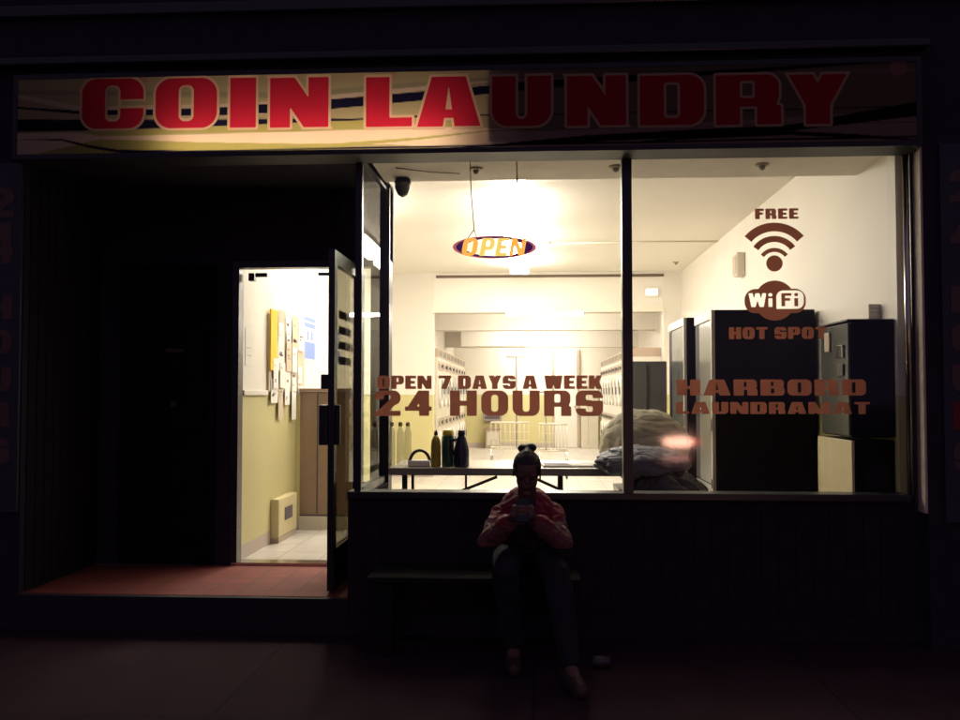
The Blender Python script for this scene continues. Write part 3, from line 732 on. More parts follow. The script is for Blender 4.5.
MB().tube([(X(466, 1.2), 1.2, TZ - .05), (X(466, 1.2), 1.2, FL)], .009, 8).build('brace', 'leg_dark', tb)
BZ = TZ + .001
def bottle(name, x, y, prof, m, capm, label, capprof, group='detergent bottles on the table', handle=None, sticker=None):
    e = empty(name, (x, y, BZ), label, 'bottle', group)
    MB().lathe(x, y, [(r, BZ + z) for r, z in prof], 20).build('bottle_body', m, e)
    MB().lathe(x, y, [(r, BZ + z) for r, z in capprof], 16).build('cap', capm, e)
    if handle:
        MB().tube([(x + handle * .02, y, BZ + .20), (x + handle * .075, y, BZ + .185), (x + handle * .078, y, BZ + .12), (x + handle * .05, y, BZ + .09)], .012, 8).build('handle', m, e)
    if sticker:
        MB().lathe(x, y, [(prof[1][0] + .001, BZ + sticker[0]), (prof[1][0] + .001, BZ + sticker[1])], 20).build('paper_label', 'label_white' if sticker[2] else 'paper_tan', e)
yb1 = .86
def PW(n_): return n_ * (yb1 + 5.72) / F
bottle('detergent_bottle', X(436, yb1), yb1, [(PW(4.6), 0), (PW(5.1), .01), (PW(5), .15), (PW(4.4), .19), (PW(2.2), .225)], 'yellow_bottle', 'black_plastic', 'orange yellow plastic bottle with a small black cap', [(PW(1.6), .2255), (PW(2), .235), (PW(1.2), .26)])
bottle('detergent_bottle', X(447.5, yb1), yb1 + .04, [(PW(6), 0), (PW(6.4), .01), (PW(6.4), .17), (PW(6), .215), (PW(5), .222)], 'green_bottle', 'yellow_cap', 'dark green bottle with a wide yellow cap between two other bottles', [(PW(5.4), .2225), (PW(5.6), .235), (PW(5.2), .262)])
bottle('detergent_bottle', X(461.5, yb1), yb1, [(PW(7.2), 0), (PW(7.8), .01), (PW(7.6), .12), (PW(6), .17), (PW(4.2), .215), (PW(3.2), .222)], 'navy_bottle', 'black_plastic', 'black shouldered bottle with a side handle, rightmost of the three opaque bottles', [(PW(3.6), .2225), (PW(3.8), .235), (PW(3.6), .262)], handle=-1)
for i, px in enumerate((392, 400.5, 408)):
    e = empty('clear_bottle', (X(px, .98), .98, BZ), ['slim clear plastic bottle with a tan cap at the left end of the table', 'slim clear plastic bottle, middle one of three', 'slim clear plastic bottle next to the dark arched basket'][i], 'bottle', 'slim clear bottles on the table')
    MB().lathe(X(px, .98), .98, [(.026, BZ), (.027, BZ + .01), (.026, BZ + .24), (.014, BZ + .275), (.012, BZ + .285)], 16).build('bottle_body', 'clear_plastic' if 'clear_plastic' in M else glassmat('clear_plastic', (.80, .81, .80), 4.0, .15).name, e)
    MB().lathe(X(px, .98), .98, [(.014, BZ + .2855), (.016, BZ + .30), (.012, BZ + .318)], 12).build('cap', 'paper_tan', e)
bk = empty('basket', (X(420, .9), .9, BZ), 'low pale basket with a dark arched handle beside the orange bottle', 'basket')
bx = X(420, .9); rr = PW(11)
MB().box(bx - rr, bx + rr, .83, .98, BZ, BZ + .045, .008).build('tray', 'white_plastic', bk)
MB().tube([(bx - rr * .98, .90, BZ + .03)] + [(bx - rr * .9 * math.cos(a), .90, BZ + .03 + .085 * math.sin(a)) for a in [R(20 * k) for k in range(1, 9)]] + [(bx + rr * .98, .90, BZ + .03)], .012, 8).build('handle', 'black_plastic', bk)
nw = empty('newspaper', (X(572, 1.0), 1.0, BZ), 'folded newspaper lying on the table right of the seated person', 'newspaper')
MB().prism([(X(543, .9), .86), (X(600, .9), .9), (X(592, 1.1), 1.15), (X(540, 1.1), 1.12)], BZ, BZ + .012, 'xy').build('pages', 'paper', nw)
MB().prism([(X(545, .9), .89), (X(572, .9), .91), (X(566, 1.1), 1.08), (X(543, 1.1), 1.07)], BZ + .0125, BZ + .0135, 'xy').build('photo_panel', 'ink', nw)

# ------------------------------------------------------------------ laundry bags
def sack(name, c, rad, m, label, seed, amp=.06, folds=7, parent=None, flat=.0, group=None):
    bm = bmesh.new(); bmesh.ops.create_icosphere(bm, subdivisions=6, radius=1)
    for v in bm.verts:
        d = v.co.normalized(); a = math.atan2(d.y, d.x)
        o_ = Vector((seed * 3.1, seed * 1.7, 0))
        n1 = noise.noise(d * 1.6 + o_); n2 = noise.noise(d * 4 + o_); cr_ = 1 - abs(noise.noise(Vector((d.x * 5, d.y * 5, d.z * 2)) + o_)) * 2
        k = 1 + amp * (n1 * 1.4 + n2 * .6 + cr_ * .35) + .018 * math.sin(folds * a + n1 * 5) * max(0, d.z) - amp * .5 * max(0, 1 - abs(noise.noise(Vector((d.x * 2.2 + d.z, d.y * 2.2, d.z * 1.4)) + o_ * 2)) * 4.5) ** 2 - amp * .35 * max(0, 1 - abs(noise.noise(Vector((d.x * 1.4, d.y * 3, d.z * 7)) + o_)) * 3.5) ** 2
        z = d.z
        if flat and z < -flat: z = -flat + (z + flat) * .12
        v.co = Vector((c[0] + rad[0] * d.x * k, c[1] + rad[1] * d.y * k, c[2] + rad[2] * z * k))
    for f_ in bm.faces: f_.smooth = True
    me = bpy.data.meshes.new(name); bm.to_mesh(me); bm.free()
    o = link(name, me, parent, m, origin=c if parent is None else None)
    if parent is None: tag(o, label, 'laundry bag', group)
    return o
yb2 = 1.30
sack('laundry_bag', (X(643, yb2), yb2, Z(446, yb2)), (.335, .30, .28), 'bag_beige', 'large rounded beige laundry bag piled behind the mullion', 3, .05)
sack('laundry_bag', (X(640, .72), .72, Z(463, .72)), (.32, .24, .125), 'bag_blue', 'slumped blue grey laundry bag in front of the beige one, lapping onto the table', 8, .09, flat=.55)
sack('laundry_bag', (X(668, .62), .62, .57), (.36, .25, .40), 'bag_dark', 'black plastic laundry bag low behind the glass under the beige one', 5, .08)
ct = empty('laundry_hamper', (X(660, 1.2), 1.2, FL), 'dark open hamper standing behind the bags right of the table', 'hamper')
hx = X(655, 1.3)
MB().prism([(hx - .24, FL + .08), (hx + .24, FL + .08), (hx + .30, .80), (hx - .30, .80)], 1.05, 1.55).build('basket', 'bag_dark', ct)
for dx in (-.2, .2):
    MB().tube([(hx + dx, 1.1, FL + .08), (hx + dx, 1.1, FL + .001)], .02, 8).build('leg', 'leg_dark', ct)
    MB().tube([(hx + dx, 1.5, FL + .08), (hx + dx, 1.5, FL + .001)], .02, 8).build('leg', 'leg_dark', ct)

# ------------------------------------------------------------------ vending machines along the right wall
def vending(xf, y0, y1, ztop, label, front='machine_front', depth=None, coil=True):
    xb = RW - .03 if depth is None else xf + depth
    e = empty('vending_machine', (xf, y0, FL), label, 'vending machine', 'vending machines along the right wall')
    MB().box(xf + .02, xb, y0, y1, FL + .06, ztop, .006).build('cabinet', 'machine_dark', e)
    MB().box(xf - .004, xf + .0195, y0 + .05, y1 - .22, FL + .55, ztop - .08, .004).build('display_window', front, e)
    MB().box(xf + .0, xf + .0195, y1 - .215, y1 - .01, FL + .55, ztop - .08, .004).build('control_panel', 'machine_dark', e)
    t = MB(); t.box(xf - .008, xf + .0195, y0, y0 + .045, FL + .10, ztop, .004); t.box(xf - .008, xf + .0195, y0 + .046, y1, ztop - .075, ztop, .004)
    t.build('door_trim', 'vending_trim', e)
    MB().box(xf - .002, xf + .0195, y0 + .05, y1 - .01, FL + .10, FL + .545, .004).build('delivery_panel', 'machine_front', e)
    MB().box(xf - .016, xf - .009, y0 + .01, y0 + .03, 1.20, 1.30, .002).box(xf - .016, xf - .0085, y0 + .01, y0 + .03, .75, .82, .002).build('door_lock', 'black_plastic', e)
    for yy_ in (y0 + .06, y1 - .06):
        MB().tube([(xf + .08, yy_, FL + .06), (xf + .08, yy_, FL + .001)], .02, 8).build('foot', 'black_plastic', e)
    return e
ya = 1.70; xa = X(713, ya); za = Z(309.5, ya, 760)
vending(xa, ya, ya + .78, za, 'tall black vending machine nearest the window, behind the words HOT SPOT')
ybm = 2.98; xbm = X(685, ybm)
vending(xbm, ybm, ybm + .98, Z(317.5, ybm, 690), 'second vending machine, seen as a narrow strip beyond the black one')
gp = empty('grey_cabinet', (X(648, 4.2), 4.2, FL), 'plain dark grey cabinet standing between the mullion and the vending machines', 'cabinet')
gx0, gx1 = X(627, 4.25), X(667, 4.25)
MB().box(gx0, gx1, 4.25, 4.8, FL + .06, Z(361.5, 4.25), .008).build('cabinet_body', 'grey_panel', gp)
MB().box(gx0 + .02, gx1 - .02, 4.28, 4.75, FL + .001, FL + .059).build('plinth', 'black_plastic', gp)
MB().box((gx0 + gx1) / 2 - .006, (gx0 + gx1) / 2 + .006, 4.236, 4.2495, FL + .1, Z(365, 4.25)).build('door_gap', 'black_plastic', gp)

# change machine near the window on a cream base
cy0 = .17; cxf = X(850, cy0); cy1 = .72
cmx = empty('change_machine', (cxf, cy0, 1.2), 'black coin change machine on a cream base at the right end of the window', 'change machine')
MB().box(cxf + .01, RW - .003, cy0, cy1, Z(437.5, cy0, 870), Z(321, cy0, 870), .008).build('cabinet', 'machine_dark', cmx)
MB().box(cxf - .006, cxf + .0095, cy0 + .01, cy1 - .005, Z(436, cy0, 850), Z(323, cy0, 850), .003).build('front_panel', 'machine_front', cmx)
MB().box(cxf - .012, RW - .003, cy0 - .004, cy1 + .01, Z(320.5, cy0, 870), Z(319, cy0, 870)).build('top_edge', 'black_plastic', cmx)
MB().box(cxf - .02, cxf - .0065, cy0 + .08, cy0 + .20, Z(358, cy0), Z(345, cy0), .003).build('coin_slot', 'chrome', cmx)
MB().box(cxf - .018, cxf - .0065, cy0 + .08, cy0 + .19, Z(376, cy0), Z(364, cy0), .003).build('bill_slot', 'black_plastic', cmx)
MB().box(cxf - .018, cxf - .0065, cy0 + .34, cy0 + .44, Z(350, cy0), Z(330, cy0), .003).build('instruction_plate', 'tan_metal', cmx)
bs = empty('cabinet_base', (cxf, cy0, FL), 'cream painted base cabinet carrying the change machine', 'cabinet')
MB().box(cxf + .03, RW - .003, cy0 + .02, cy1 + .16, FL + .001, Z(439, cy0, 870) - .012, .006).build('cabinet_body', 'machine_dark', bs)
MB().box(cxf + .012, cxf + .0295, cy0 + .02, cy1 + .16, FL + .002, Z(439, cy0, 850) - .012, .003).build('front_panel', 'panel_cream' if 'panel_cream' in M else mat('panel_cream', (.60, .52, .30), .5, var=.12).name, bs)
nb = empty('paper_holder', (RW - .05, .35, 2.1), 'white paper holder fixed to the wall above the change machine', 'paper holder')
MB().box(X(870, .40), X(884, .40), .40, .43, Z(319, .4, 877), Z(304, .4, 877), .003).build('holder', 'white_plastic', nb)
MB().box(X(885.5, .40), X(888.5, .40), .395, .42, Z(319, .4, 887), Z(301, .4, 887), .003).build('clip', 'tan_metal', nb)
for z_ in (308, 312): MB().box(X(873, .39), X(881, .39), .3975, .3995, Z(z_ + .8, .4, 877), Z(z_, .4, 877)).build('slot', 'tan_metal', nb)

# ------------------------------------------------------------------ notice wall seen through the door
def ydep(px): return LW * F / (px - 533) - 5.72
nb = empty('notice_board', (LW + .01, ydep(278), 1.4), 'cork board crowded with pinned papers on the left wall inside the door', 'notice board')
y0, y1 = ydep(263), ydep(300)
MB().box(LW + .001, LW + .02, y0, y1, 1.52, 2.18, .003).build('board', 'paper_tan', nb)
MB().box(LW + .021, LW + .035, y0, ydep(270), 1.70, 2.22, .002).build('yellow_folder', 'paper_yellow', nb)
random.seed(11)
pap = []
for r_ in range(5):
    for c_ in range(5):
        yy0 = y0 + .05 + c_ * (y1 - y0 - .1) / 5 + random.uniform(-.03, .03); zz0 = 1.42 + r_ * .155 + random.uniform(-.03, .03)
        if r_ == 4 and c_ == 0: continue
        w_ = random.uniform(.14, .21); h_ = random.uniform(.16, .26); lift = .0215 + .002 * ((r_ * 5 + c_) % 7) + (0 if c_ else .004)
        o = MB().box(LW + lift, LW + lift + .0012, yy0, yy0 + w_, zz0 - (.16 if r_ == 0 and c_ % 2 else 0), zz0 + h_).build('paper', 'paper' if random.random() < .8 else 'paper_tan', nb)
        for q in range(random.randint(1, 3)):
            zq = zz0 + h_ * random.uniform(.2, .85); yq = yy0 + w_ * random.uniform(.1, .3)
            MB().box(LW + lift + .0013, LW + lift + .0018, yq, yq + w_ * random.uniform(.2, .6), zq, zq + random.uniform(.006, .03)).build('print', random.choice(['ink', 'tan_metal', 'ink', 'brown_panel']), o)
def poster(pxa, pxb, za_, zb_, label):
    ya_, yb_ = ydep(pxa), ydep(pxb)
    e = empty('poster', (LW + .01, ya_, za_), label, 'poster', 'blue and white posters on the left wall')
    MB().box(LW + .001, LW + .004, ya_, yb_, za_, zb_).build('sheet', 'paper', e)
    q = MB(); h_ = zb_ - za_; w_ = yb_ - ya_
    q.box(LW + .0041, LW + .0052, ya_ + .02, yb_ - .02, za_ + .02, za_ + h_ * .42)
    q.box(LW + .0041, LW + .0052, ya_ + .02, yb_ - .02, zb_ - h_ * .12, zb_ - .015); q.box(LW + .0041, LW + .0052, ya_ + .02, yb_ - .02, zb_ - h_ * .26, zb_ - h_ * .16)
    for k_ in range(3): q.box(LW + .0041, LW + .0052, ya_ + w_ * (.12 + .28 * k_), ya_ + w_ * (.26 + .28 * k_), za_ + h_ * .47, za_ + h_ * .66)
    q.build('print', 'blue_print', e)
poster(297.5, 312.5, 1.83, 2.28, 'blue and white poster right of the notice board')
poster(328, 338, 1.83, 2.22, 'blue and white poster farther back, half hidden by the open door')
ht = empty('wall_heater', (LW, ydep(275), FL), 'low cream heater box with a dark grille at the foot of the left wall', 'heater')
ha, hb = ydep(268) , ydep(287)
MB().box(LW + .001, LW + .075, ha, hb, FL + .05, .60, .008).build('casing', 'panel_cream', ht)
MB().box(LW + .076, LW + .082, ha + .18, ha + .42, .40, .51, .002).build('grille', 'ink', ht)
MB().box(LW + .001, LW + .07, ha + .01, hb - .01, FL + .001, FL + .049).build('kick_plate', 'tan_metal', ht)
rl = MB().box(LW + .001, LW + .022, YB + .17, y0 - .02, 1.49, 1.53, .003).box(LW + .001, LW + .022, ydep(300), 7.9, 1.49, 1.53, .003).build('chair_rail', 'paint', B)
ps_ = empty('paper_sign', (LW, ydep(243), 1.6), 'plain white sheet on the left wall nearest the door frame', 'notice')
MB().box(LW + .001, LW + .003, ydep(240.5), ydep(248.5), 1.72, 2.02).build('sheet', 'paper', ps_)
MB().box(LW + .0031, LW + .004, ydep(242), ydep(246), 1.86, 1.868).box(LW + .0031, LW + .004, ydep(242), ydep(247), 1.80, 1.808).build('print', 'tan_metal', ps_)
pn = empty('low_partition', (-1.85, 2.9, FL), 'shoulder high brown panelled partition facing the open door', 'partition')
px0_, px1_ = X(299.5, 2.83), X(352, 2.83)
MB().box(px0_, px1_, 2.85, 2.95, FL + .14, Z(391.5, 2.85), .004).build('panel', 'brown_panel', pn)
MB().box(px0_, px1_, 2.83, 2.96, FL + .001, FL + .125).build('plinth', 'cream_metal', pn)
MB().box(px0_ - .0, px1_, 2.82, 2.97, Z(391.5, 2.85) + .001, Z(391.5, 2.85) + .03, .004).build('top_rail', 'brown_panel', pn)
MB().box(px0_, px1_, 2.845, 2.955, FL + .1255, FL + .1395).build('shadow_gap', 'ink', pn)
MB().box(X(317, 2.84), X(318.2, 2.84), 2.842, 2.8495, FL + .15, Z(393, 2.85)).build('seam', 'ink', pn)

# ------------------------------------------------------------------ stacked dryers, both sides of the back room (front faces local -Y)
def make_dryer(label, body, group, coin='black_plastic'):
    e = empty('stacked_dryer', (0, 0, 0), label, 'dryer', group)
    L = dict(local=True)
    WL[e.name] = Vector((0, 0, 0))
    MB().box(-.34, .34, 0, .62, .0, 1.86, .01).build('cabinet', body, e)
    for z0 in (.05, .96):
        MB().box(-.32, .32, -.012, -.001, z0 + .70, z0 + .84, .003).build('control_panel', 'tan_metal', e)
        MB().box(-.28, -.14, -.024, -.0125, z0 + .725, z0 + .80, .003).build('coin_box', coin, e)
        MB().disc((.17, -.022, z0 + .765), .03, 'y', .018, 14).build('dial', 'black_plastic', e)
        d_ = MB().disc((0, -.020, z0 + .37), .27, 'y', .036, 28, inner=.19).build('door', 'white_plastic', e)
        MB().disc((0, -.014, z0 + .37), .188, 'y', .012, 28).build('door_glass', 'door_glass', d_)
        MB().box(.24, .275, -.055, -.039, z0 + .31, z0 + .44, .004).build('handle', 'black_plastic', d_)
    MB().box(-.335, .335, -.008, .60, 1.861, 2.0, .004).build('top_panel', 'tan_metal', e)
    for k_ in range(6): MB().box(-.27 + .1 * k_, -.23 + .1 * k_, -.014, -.0085, 1.88, 1.98).build('vent_slot', 'table_edge', e)
    return e
def copy_tree(o, parent=None):
    c = o.copy(); COL.objects.link(c); c.parent = parent
    for ch in o.children: copy_tree(ch, c)
    return c
ordn = ['nearest', 'second', 'third', 'fourth', 'fifth', 'sixth', 'seventh', 'eighth']
pl = make_dryer('nearest stacked dryer on the left side of the back room', 'cream_metal', 'stacked dryers along the left of the back room', 'table_edge')
pr = make_dryer('nearest stacked dryer on the right side of the back room', 'white_plastic', 'stacked dryers along the right of the back room')
for i in range(8):
    o = pl if i == 0 else copy_tree(pl)
    o.location = (X(434, YH) + .03, YH + .62 + i * .70, FL); o.rotation_euler = (0, 0, R(90))
    if i: o['label'] = f'{ordn[i]} stacked dryer from the front on the left side of the back room'
    if i == 7: o['label'] = 'last stacked dryer at the back on the left side of the back room'
xrd = X(632, YH + .2)
for i in range(9):
    o = pr if i == 0 else copy_tree(pr)
    o.location = (xrd, YH + .62 + i * .70, FL); o.rotation_euler = (0, 0, R(-90))
    if i: o['label'] = f'{(ordn + ["ninth"])[i]} stacked dryer from the front on the right side of the back room'
    if i == 8: o['label'] = 'last stacked dryer at the back on the right side of the back room'

# ------------------------------------------------------------------ back wall things
yk = YE - .001
bd = empty('back_door', (X(566, YE), YE, FL), 'pale flush door in the back wall, left of the right dryers', 'door')
MB().box(X(554.5, YE), X(577, YE), yk - .05, yk - .01, FL + .005, Z(352, YE), .004).build('door_leaf', 'white_plastic', bd)
MB().box(X(552, YE), X(554, YE), yk - .07, yk, FL + .001, Z(350, YE)).box(X(577.5, YE), X(579.5, YE), yk - .07, yk, FL + .001, Z(350, YE)).build('door_frame', 'tan_metal', bd)
MB().tube([(X(575, YE), yk - .05, 1.2), (X(575, YE), yk - .1, 1.2)], .03, 8).build('door_knob', 'tan_metal', bd)
lk = empty('locker', (X(586, YE), YE - .4, FL), 'tall pale locker between the back door and the right dryers', 'locker')
MB().box(X(580.5, YE), X(597, YE), YE - .42, YE - .01, FL + .001, Z(375, YE - .4), .008).build('locker_body', 'cream_metal', lk)
MB().box(X(588, YE - .43), X(588.6, YE - .43), YE - .4245, YE - .4205, FL + .1, Z(380, YE - .4)).build('door_gap', 'tan_metal', lk)
gb = empty('wall_box', (X(492, YE), YE - .1, Z(420, YE)), 'grey wall mounted box on the yellow back wall', 'wall box')
MB().box(X(483.5, YE), X(502, YE), YE - .15, YE - .002, Z(421, YE), Z(412, YE), .01).build('casing', 'grey_metal' if 'grey_metal' in M else mat('grey_metal', (.30, .28, .26), .5).name, gb)
MB().box(X(485, YE), X(500, YE), YE - .158, YE - .151, Z(419, YE), Z(416, YE)).build('slot', 'ink', gb)
lc = empty('low_cupboard', (X(493, YE), YE - .5, FL), 'low beige cupboard against the yellow back wall', 'cupboard')
MB().box(X(485.5, YE - .5), X(500, YE - .5), YE - .5, YE - .01, FL + .001, Z(430, YE - .5), .01).build('cupboard_body', 'tan_metal', lc)
MB().box(X(487, YE - .5), X(498.5, YE - .5), YE - .512, YE - .501, FL + .08, Z(432, YE - .5), .004).build('door', 'cream_metal', lc)
MB().box(X(484.5, YE - .5), X(501, YE - .5), YE - .53, YE - .01, Z(430, YE - .5) + .001, Z(430, YE - .5) + .03, .004).build('worktop', 'brown_panel', lc)

# wire laundry cart with hanging pole (near) and another behind
def cart(cx, cy, w_, d_, polex, poletop, label):
    e = empty('laundry_cart', (cx, cy, FL), label, 'laundry cart', 'wire laundry carts')
    wz0, wz1 = FL + .42, FL + .82
    m_ = MB()
    for z_ in (wz0, wz1):
        m_.tube([(cx - w_ / 2, cy - d_ / 2, z_), (cx + w_ / 2, cy - d_ / 2, z_), (cx + w_ / 2, cy + d_ / 2, z_), (cx - w_ / 2, cy + d_ / 2, z_), (cx - w_ / 2, cy - d_ / 2, z_)], .012, 6)
    for k_ in range(9):
        x_ = cx - w_ / 2 + w_ * k_ / 8
        m_.tube([(x_, cy - d_ / 2, wz0), (x_, cy - d_ / 2, wz1)], .004, 5); m_.tube([(x_, cy + d_ / 2, wz0), (x_, cy + d_ / 2, wz1)], .004, 5)
    for z_ in (wz0 + .13, wz0 + .26): m_.tube([(cx - w_ / 2, cy - d_ / 2, z_), (cx + w_ / 2, cy - d_ / 2, z_)], .004, 5)
    m_.build('basket', 'cream_metal', e)
    for sx in (-1, 1):
        for sy in (-1, 1):
            MB().tube([(cx + sx * w_ / 2, cy + sy * d_ / 2, wz0), (cx + sx * w_ / 2 * .95, cy + sy * d_ / 2, FL + .08)], .011, 6).build('leg', 'chrome', e)
            MB().disc((cx + sx * w_ / 2 * .95, cy + sy * d_ / 2, FL + .041), .04, 'x', .025, 14).build('wheel', 'black_plastic', e)
    if poletop:
        MB().tube([(polex, cy, wz0), (polex, cy, poletop)], .013, 8).build('pole', 'grey_metal', e)
        MB().tube([(polex - .16, cy, poletop), (polex + .16, cy, poletop)], .011, 8).build('hanging_bar', 'grey_metal', e)
yc = 8.9
cart(X(510, yc), yc, .60, .42, X(516.5, yc), Z(357, yc), 'wire laundry cart with an upright hanging pole in the middle of the floor')
cart(X(553, yc - .6), yc - .6, .42, .36, X(546, yc - .6), Z(392, yc - .6), 'smaller wire laundry cart right behind the seated person')

# ------------------------------------------------------------------ bench and seated person
YP = -.40
SEAT = .46
bn = empty('bench', (X(480, YP), YP, 0), 'low dark bench against the shopfront under the window', 'bench')
bx0, bx1 = X(368, -.5), X(580, -.5)
for k_ in range(3): MB().box(bx0, bx1, -.52 + k_ * .155, -.52 + k_ * .155 + .14, SEAT - .035, SEAT, .006).build('seat_plank', 'bench_wood', bn)
for xx in (bx0 + .12, bx1 - .12):
    for yy_ in (-.47, -.12): MB().box(xx - .03, xx + .03, yy_ - .025, yy_ + .025, .001, SEAT - .036, .004).build('leg', 'bench_wood', bn)
    MB().box(xx - .02, xx + .02, -.444, -.146, SEAT - .10, SEAT - .0365, .003).build('crosspiece', 'bench_wood', bn)

def capsule(bm, p0, r0, p1, r1, n=16):
    p0, p1 = Vector(p0), Vector(p1); t = (p1 - p0); L = t.length
    q = t.normalized().to_track_quat('Z', 'Y') if L > 1e-6 else Matrix.Identity(3).to_quaternion()
    prof = []
    for k_ in range(0, 7): a = -math.pi / 2 + math.pi / 2 * k_ / 6; prof.append((r0 * math.cos(a), r0 * math.sin(a)))
    for k_ in range(0, 7): a = math.pi / 2 * k_ / 6; prof.append((r1 * math.cos(a), L + r1 * math.sin(a)))
    rings = []
    for r_, z_ in prof:
        r_ = max(r_, 1e-4)
        rings.append([bm.verts.new(p0 + q @ Vector((r_ * math.cos(2 * math.pi * k_ / n), r_ * math.sin(2 * math.pi * k_ / n), z_))) for k_ in range(n)])
    for i in range(len(rings) - 1):
        for k_ in range(n): bm.faces.new((rings[i][k_], rings[i][(k_ + 1) % n], rings[i + 1][(k_ + 1) % n], rings[i + 1][k_]))
    bm.faces.new(rings[0][::-1]); bm.faces.new(rings[-1])
def ellip(bm, c, rad, rot=None):
    g = bmesh.ops.create_icosphere(bm, subdivisions=3, radius=1)
    m_ = Matrix.Translation(Vector(c)) @ (rot.to_4x4() if rot else Matrix.Identity(4)) @ Matrix.Diagonal((*rad, 1))
    bmesh.ops.transform(bm, matrix=m_, verts=g['verts'])
def organic(name, caps, ells, voxel, smooth=4, cut=None, wrinkle=0., seed=0):
    bm = bmesh.new()
    for c_ in caps: capsule(bm, *c_)
    for e_ in ells: ellip(bm, *e_)
    me = bpy.data.meshes.new(name + '_raw'); bm.to_mesh(me); bm.free()
    o = bpy.data.objects.new('raw', me); COL.objects.link(o)
    r_ = o.modifiers.new('r', 'REMESH'); r_.mode = 'VOXEL'; r_.voxel_size = voxel; r_.use_smooth_shade = True
    sm = o.modifiers.new('s', 'SMOOTH'); sm.factor = .5; sm.iterations = smooth
    dg = bpy.context.evaluated_depsgraph_get(); ev = o.evaluated_get(dg); res = bpy.data.meshes.new_from_object(ev)
    bpy.data.objects.remove(o); bpy.data.meshes.remove(me)
    res.name = name
    if cut or wrinkle:
        bm = bmesh.new(); bm.from_mesh(res)
        if wrinkle:
            bm.normal_update()
            for v in bm.verts: v.co += v.normal * wrinkle * (noise.noise(v.co * 11 + Vector((seed, 0, 0))) + .9 * (.35 - abs(noise.noise(Vector((v.co.x * 16, v.co.y * 16, v.co.z * 30)) + Vector((0, seed, 0))))) + .3 * noise.noise(v.co * 40))
        if cut:
            for f_ in [f_ for f_ in bm.faces if cut(f_.calc_center_median())]: bm.faces.remove(f_)
            for v in [v for v in bm.verts if not v.link_faces]: bm.verts.remove(v)
        for f_ in bm.faces: f_.smooth = True
        bm.to_mesh(res); bm.free()
    return res
# skeleton, world coordinates
HC = at(527, 472, -.55)                            # head centre
neck = Vector((HC.x - .002, -.45, HC.z - .135))
chest = Vector((HC.x - .008, -.38, .80)); belly = Vector((HC.x - .008, -.29, .62)); pelvis = Vector((HC.x - .005, -.24, SEAT + .12))
shL = Vector((X(502, -.40), -.40, Z(515, -.40))); shR = Vector((X(553, -.40), -.40, Z(515, -.40)))
elL = at(489, 541, -.62); elR = at(563, 545, -.62)
wrL = at(511, 519, -.74); wrR = at(534, 519, -.74)
hipL = pelvis + Vector((-.095, -.02, -.02)); hipR = pelvis + Vector((.095, -.02, -.02))
knL = Vector((X(506, -.72), -.70, .535)); knR = Vector((X(556, -.74), -.74, .53))
anL = Vector((X(513, -.62), -.62, .10)); anR = Vector((X(569, -.95), -.93, .10))
toL = Vector((X(514, -.78), -.80, .03)); toR = Vector((X(579, -1.12), -1.13, .03))
per = empty('person', (HC.x, -.4, 0), 'person with a hair bun sitting on the bench in a red jacket, holding a phone', 'person')
def finger(base, d1, lens, r0, bend, side):
    """three joints curling towards side"""
    pts = [Vector(base)]; d_ = Vector(d1).normalized(); ax_ = Vector(side)
    for L_ in lens:
        pts.append(pts[-1] + d_ * L_); d_ = Matrix.Rotation(bend, 3, ax_) @ d_
    return [(pts[i], r0 * (1 - .1 * i), pts[i + 1], r0 * (1 - .1 * (i + 1))) for i in range(len(lens))]
PH = at(522.5, 510, -.80)                            # phone centre
hand = []
for s_, wr_ in ((-1, wrL), (1, wrR)):
    palm = PH + Vector((s_ * .042, .012, -.028))
    hand += [(wr_, .024, palm, .026), (palm, .024, palm + Vector((0, 0, .035)), .020)]
    for k_, (ln, dz) in enumerate(((.85, .042), (1., .022), (.93, .002), (.75, -.018))):
        base = palm + Vector((-s_ * .006, -.012, dz))
        hand += finger(base, (-s_ * .75, -.55, .12), [.026 * ln, .020 * ln, .016 * ln], .0085, R(-s_ * 38), (0, 0, 1))
    hand += finger(palm + Vector((-s_ * .004, .010, .030)), (-s_ * .6, .15, .75), [.024, .020], .0095, R(20), (0, 1, 0))
body_caps = [(neck + Vector((0, .02, -.03)), .058, HC + Vector((0, .02, -.06)), .050), (pelvis, .13, belly, .115), (belly, .115, chest, .125), (chest, .125, neck + Vector((0, .03, -.08)), .09),
    (shL, .044, elL, .036), (elL, .036, wrL, .024), (shR, .044, elR, .036), (elR, .036, wrR, .024), (shL, .046, chest + Vector((0, 0, .02)), .09), (shR, .046, chest + Vector((0, 0, .02)), .09),
    (hipL, .085, knL, .058), (hipR, .085, knR, .058), (knL, .055, anL, .038), (knR, .055, anR, .038), (anL, .038, toL, .028), (anR, .038, toR, .028)] + hand
tilt = Matrix.Rotation(R(22), 3, 'X')
def hd(v): return HC + tilt @ Vector(v)
head_ell = [(hd((0, .012, .02)), (.076, .094, .090), tilt), (hd((0, -.012, -.045)), (.060, .070, .068), tilt),
            (hd((0, -.088, -.018)), (.010, .016, .016), tilt), (hd((0, -.078, -.052)), (.020, .010, .007), tilt), (hd((0, -.062, -.100)), (.022, .018, .016), tilt),
            (hd((-.077, .01, -.012)), (.006, .015, .024), tilt), (hd((.077, .01, -.012)), (.006, .015, .024), tilt),
            (hd((-.030, -.070, .012)), (.020, .010, .006), tilt), (hd((.030, -.070, .012)), (.020, .010, .006), tilt)]
link('body', organic('body', body_caps, head_ell, .0055, 3), per, 'skin')
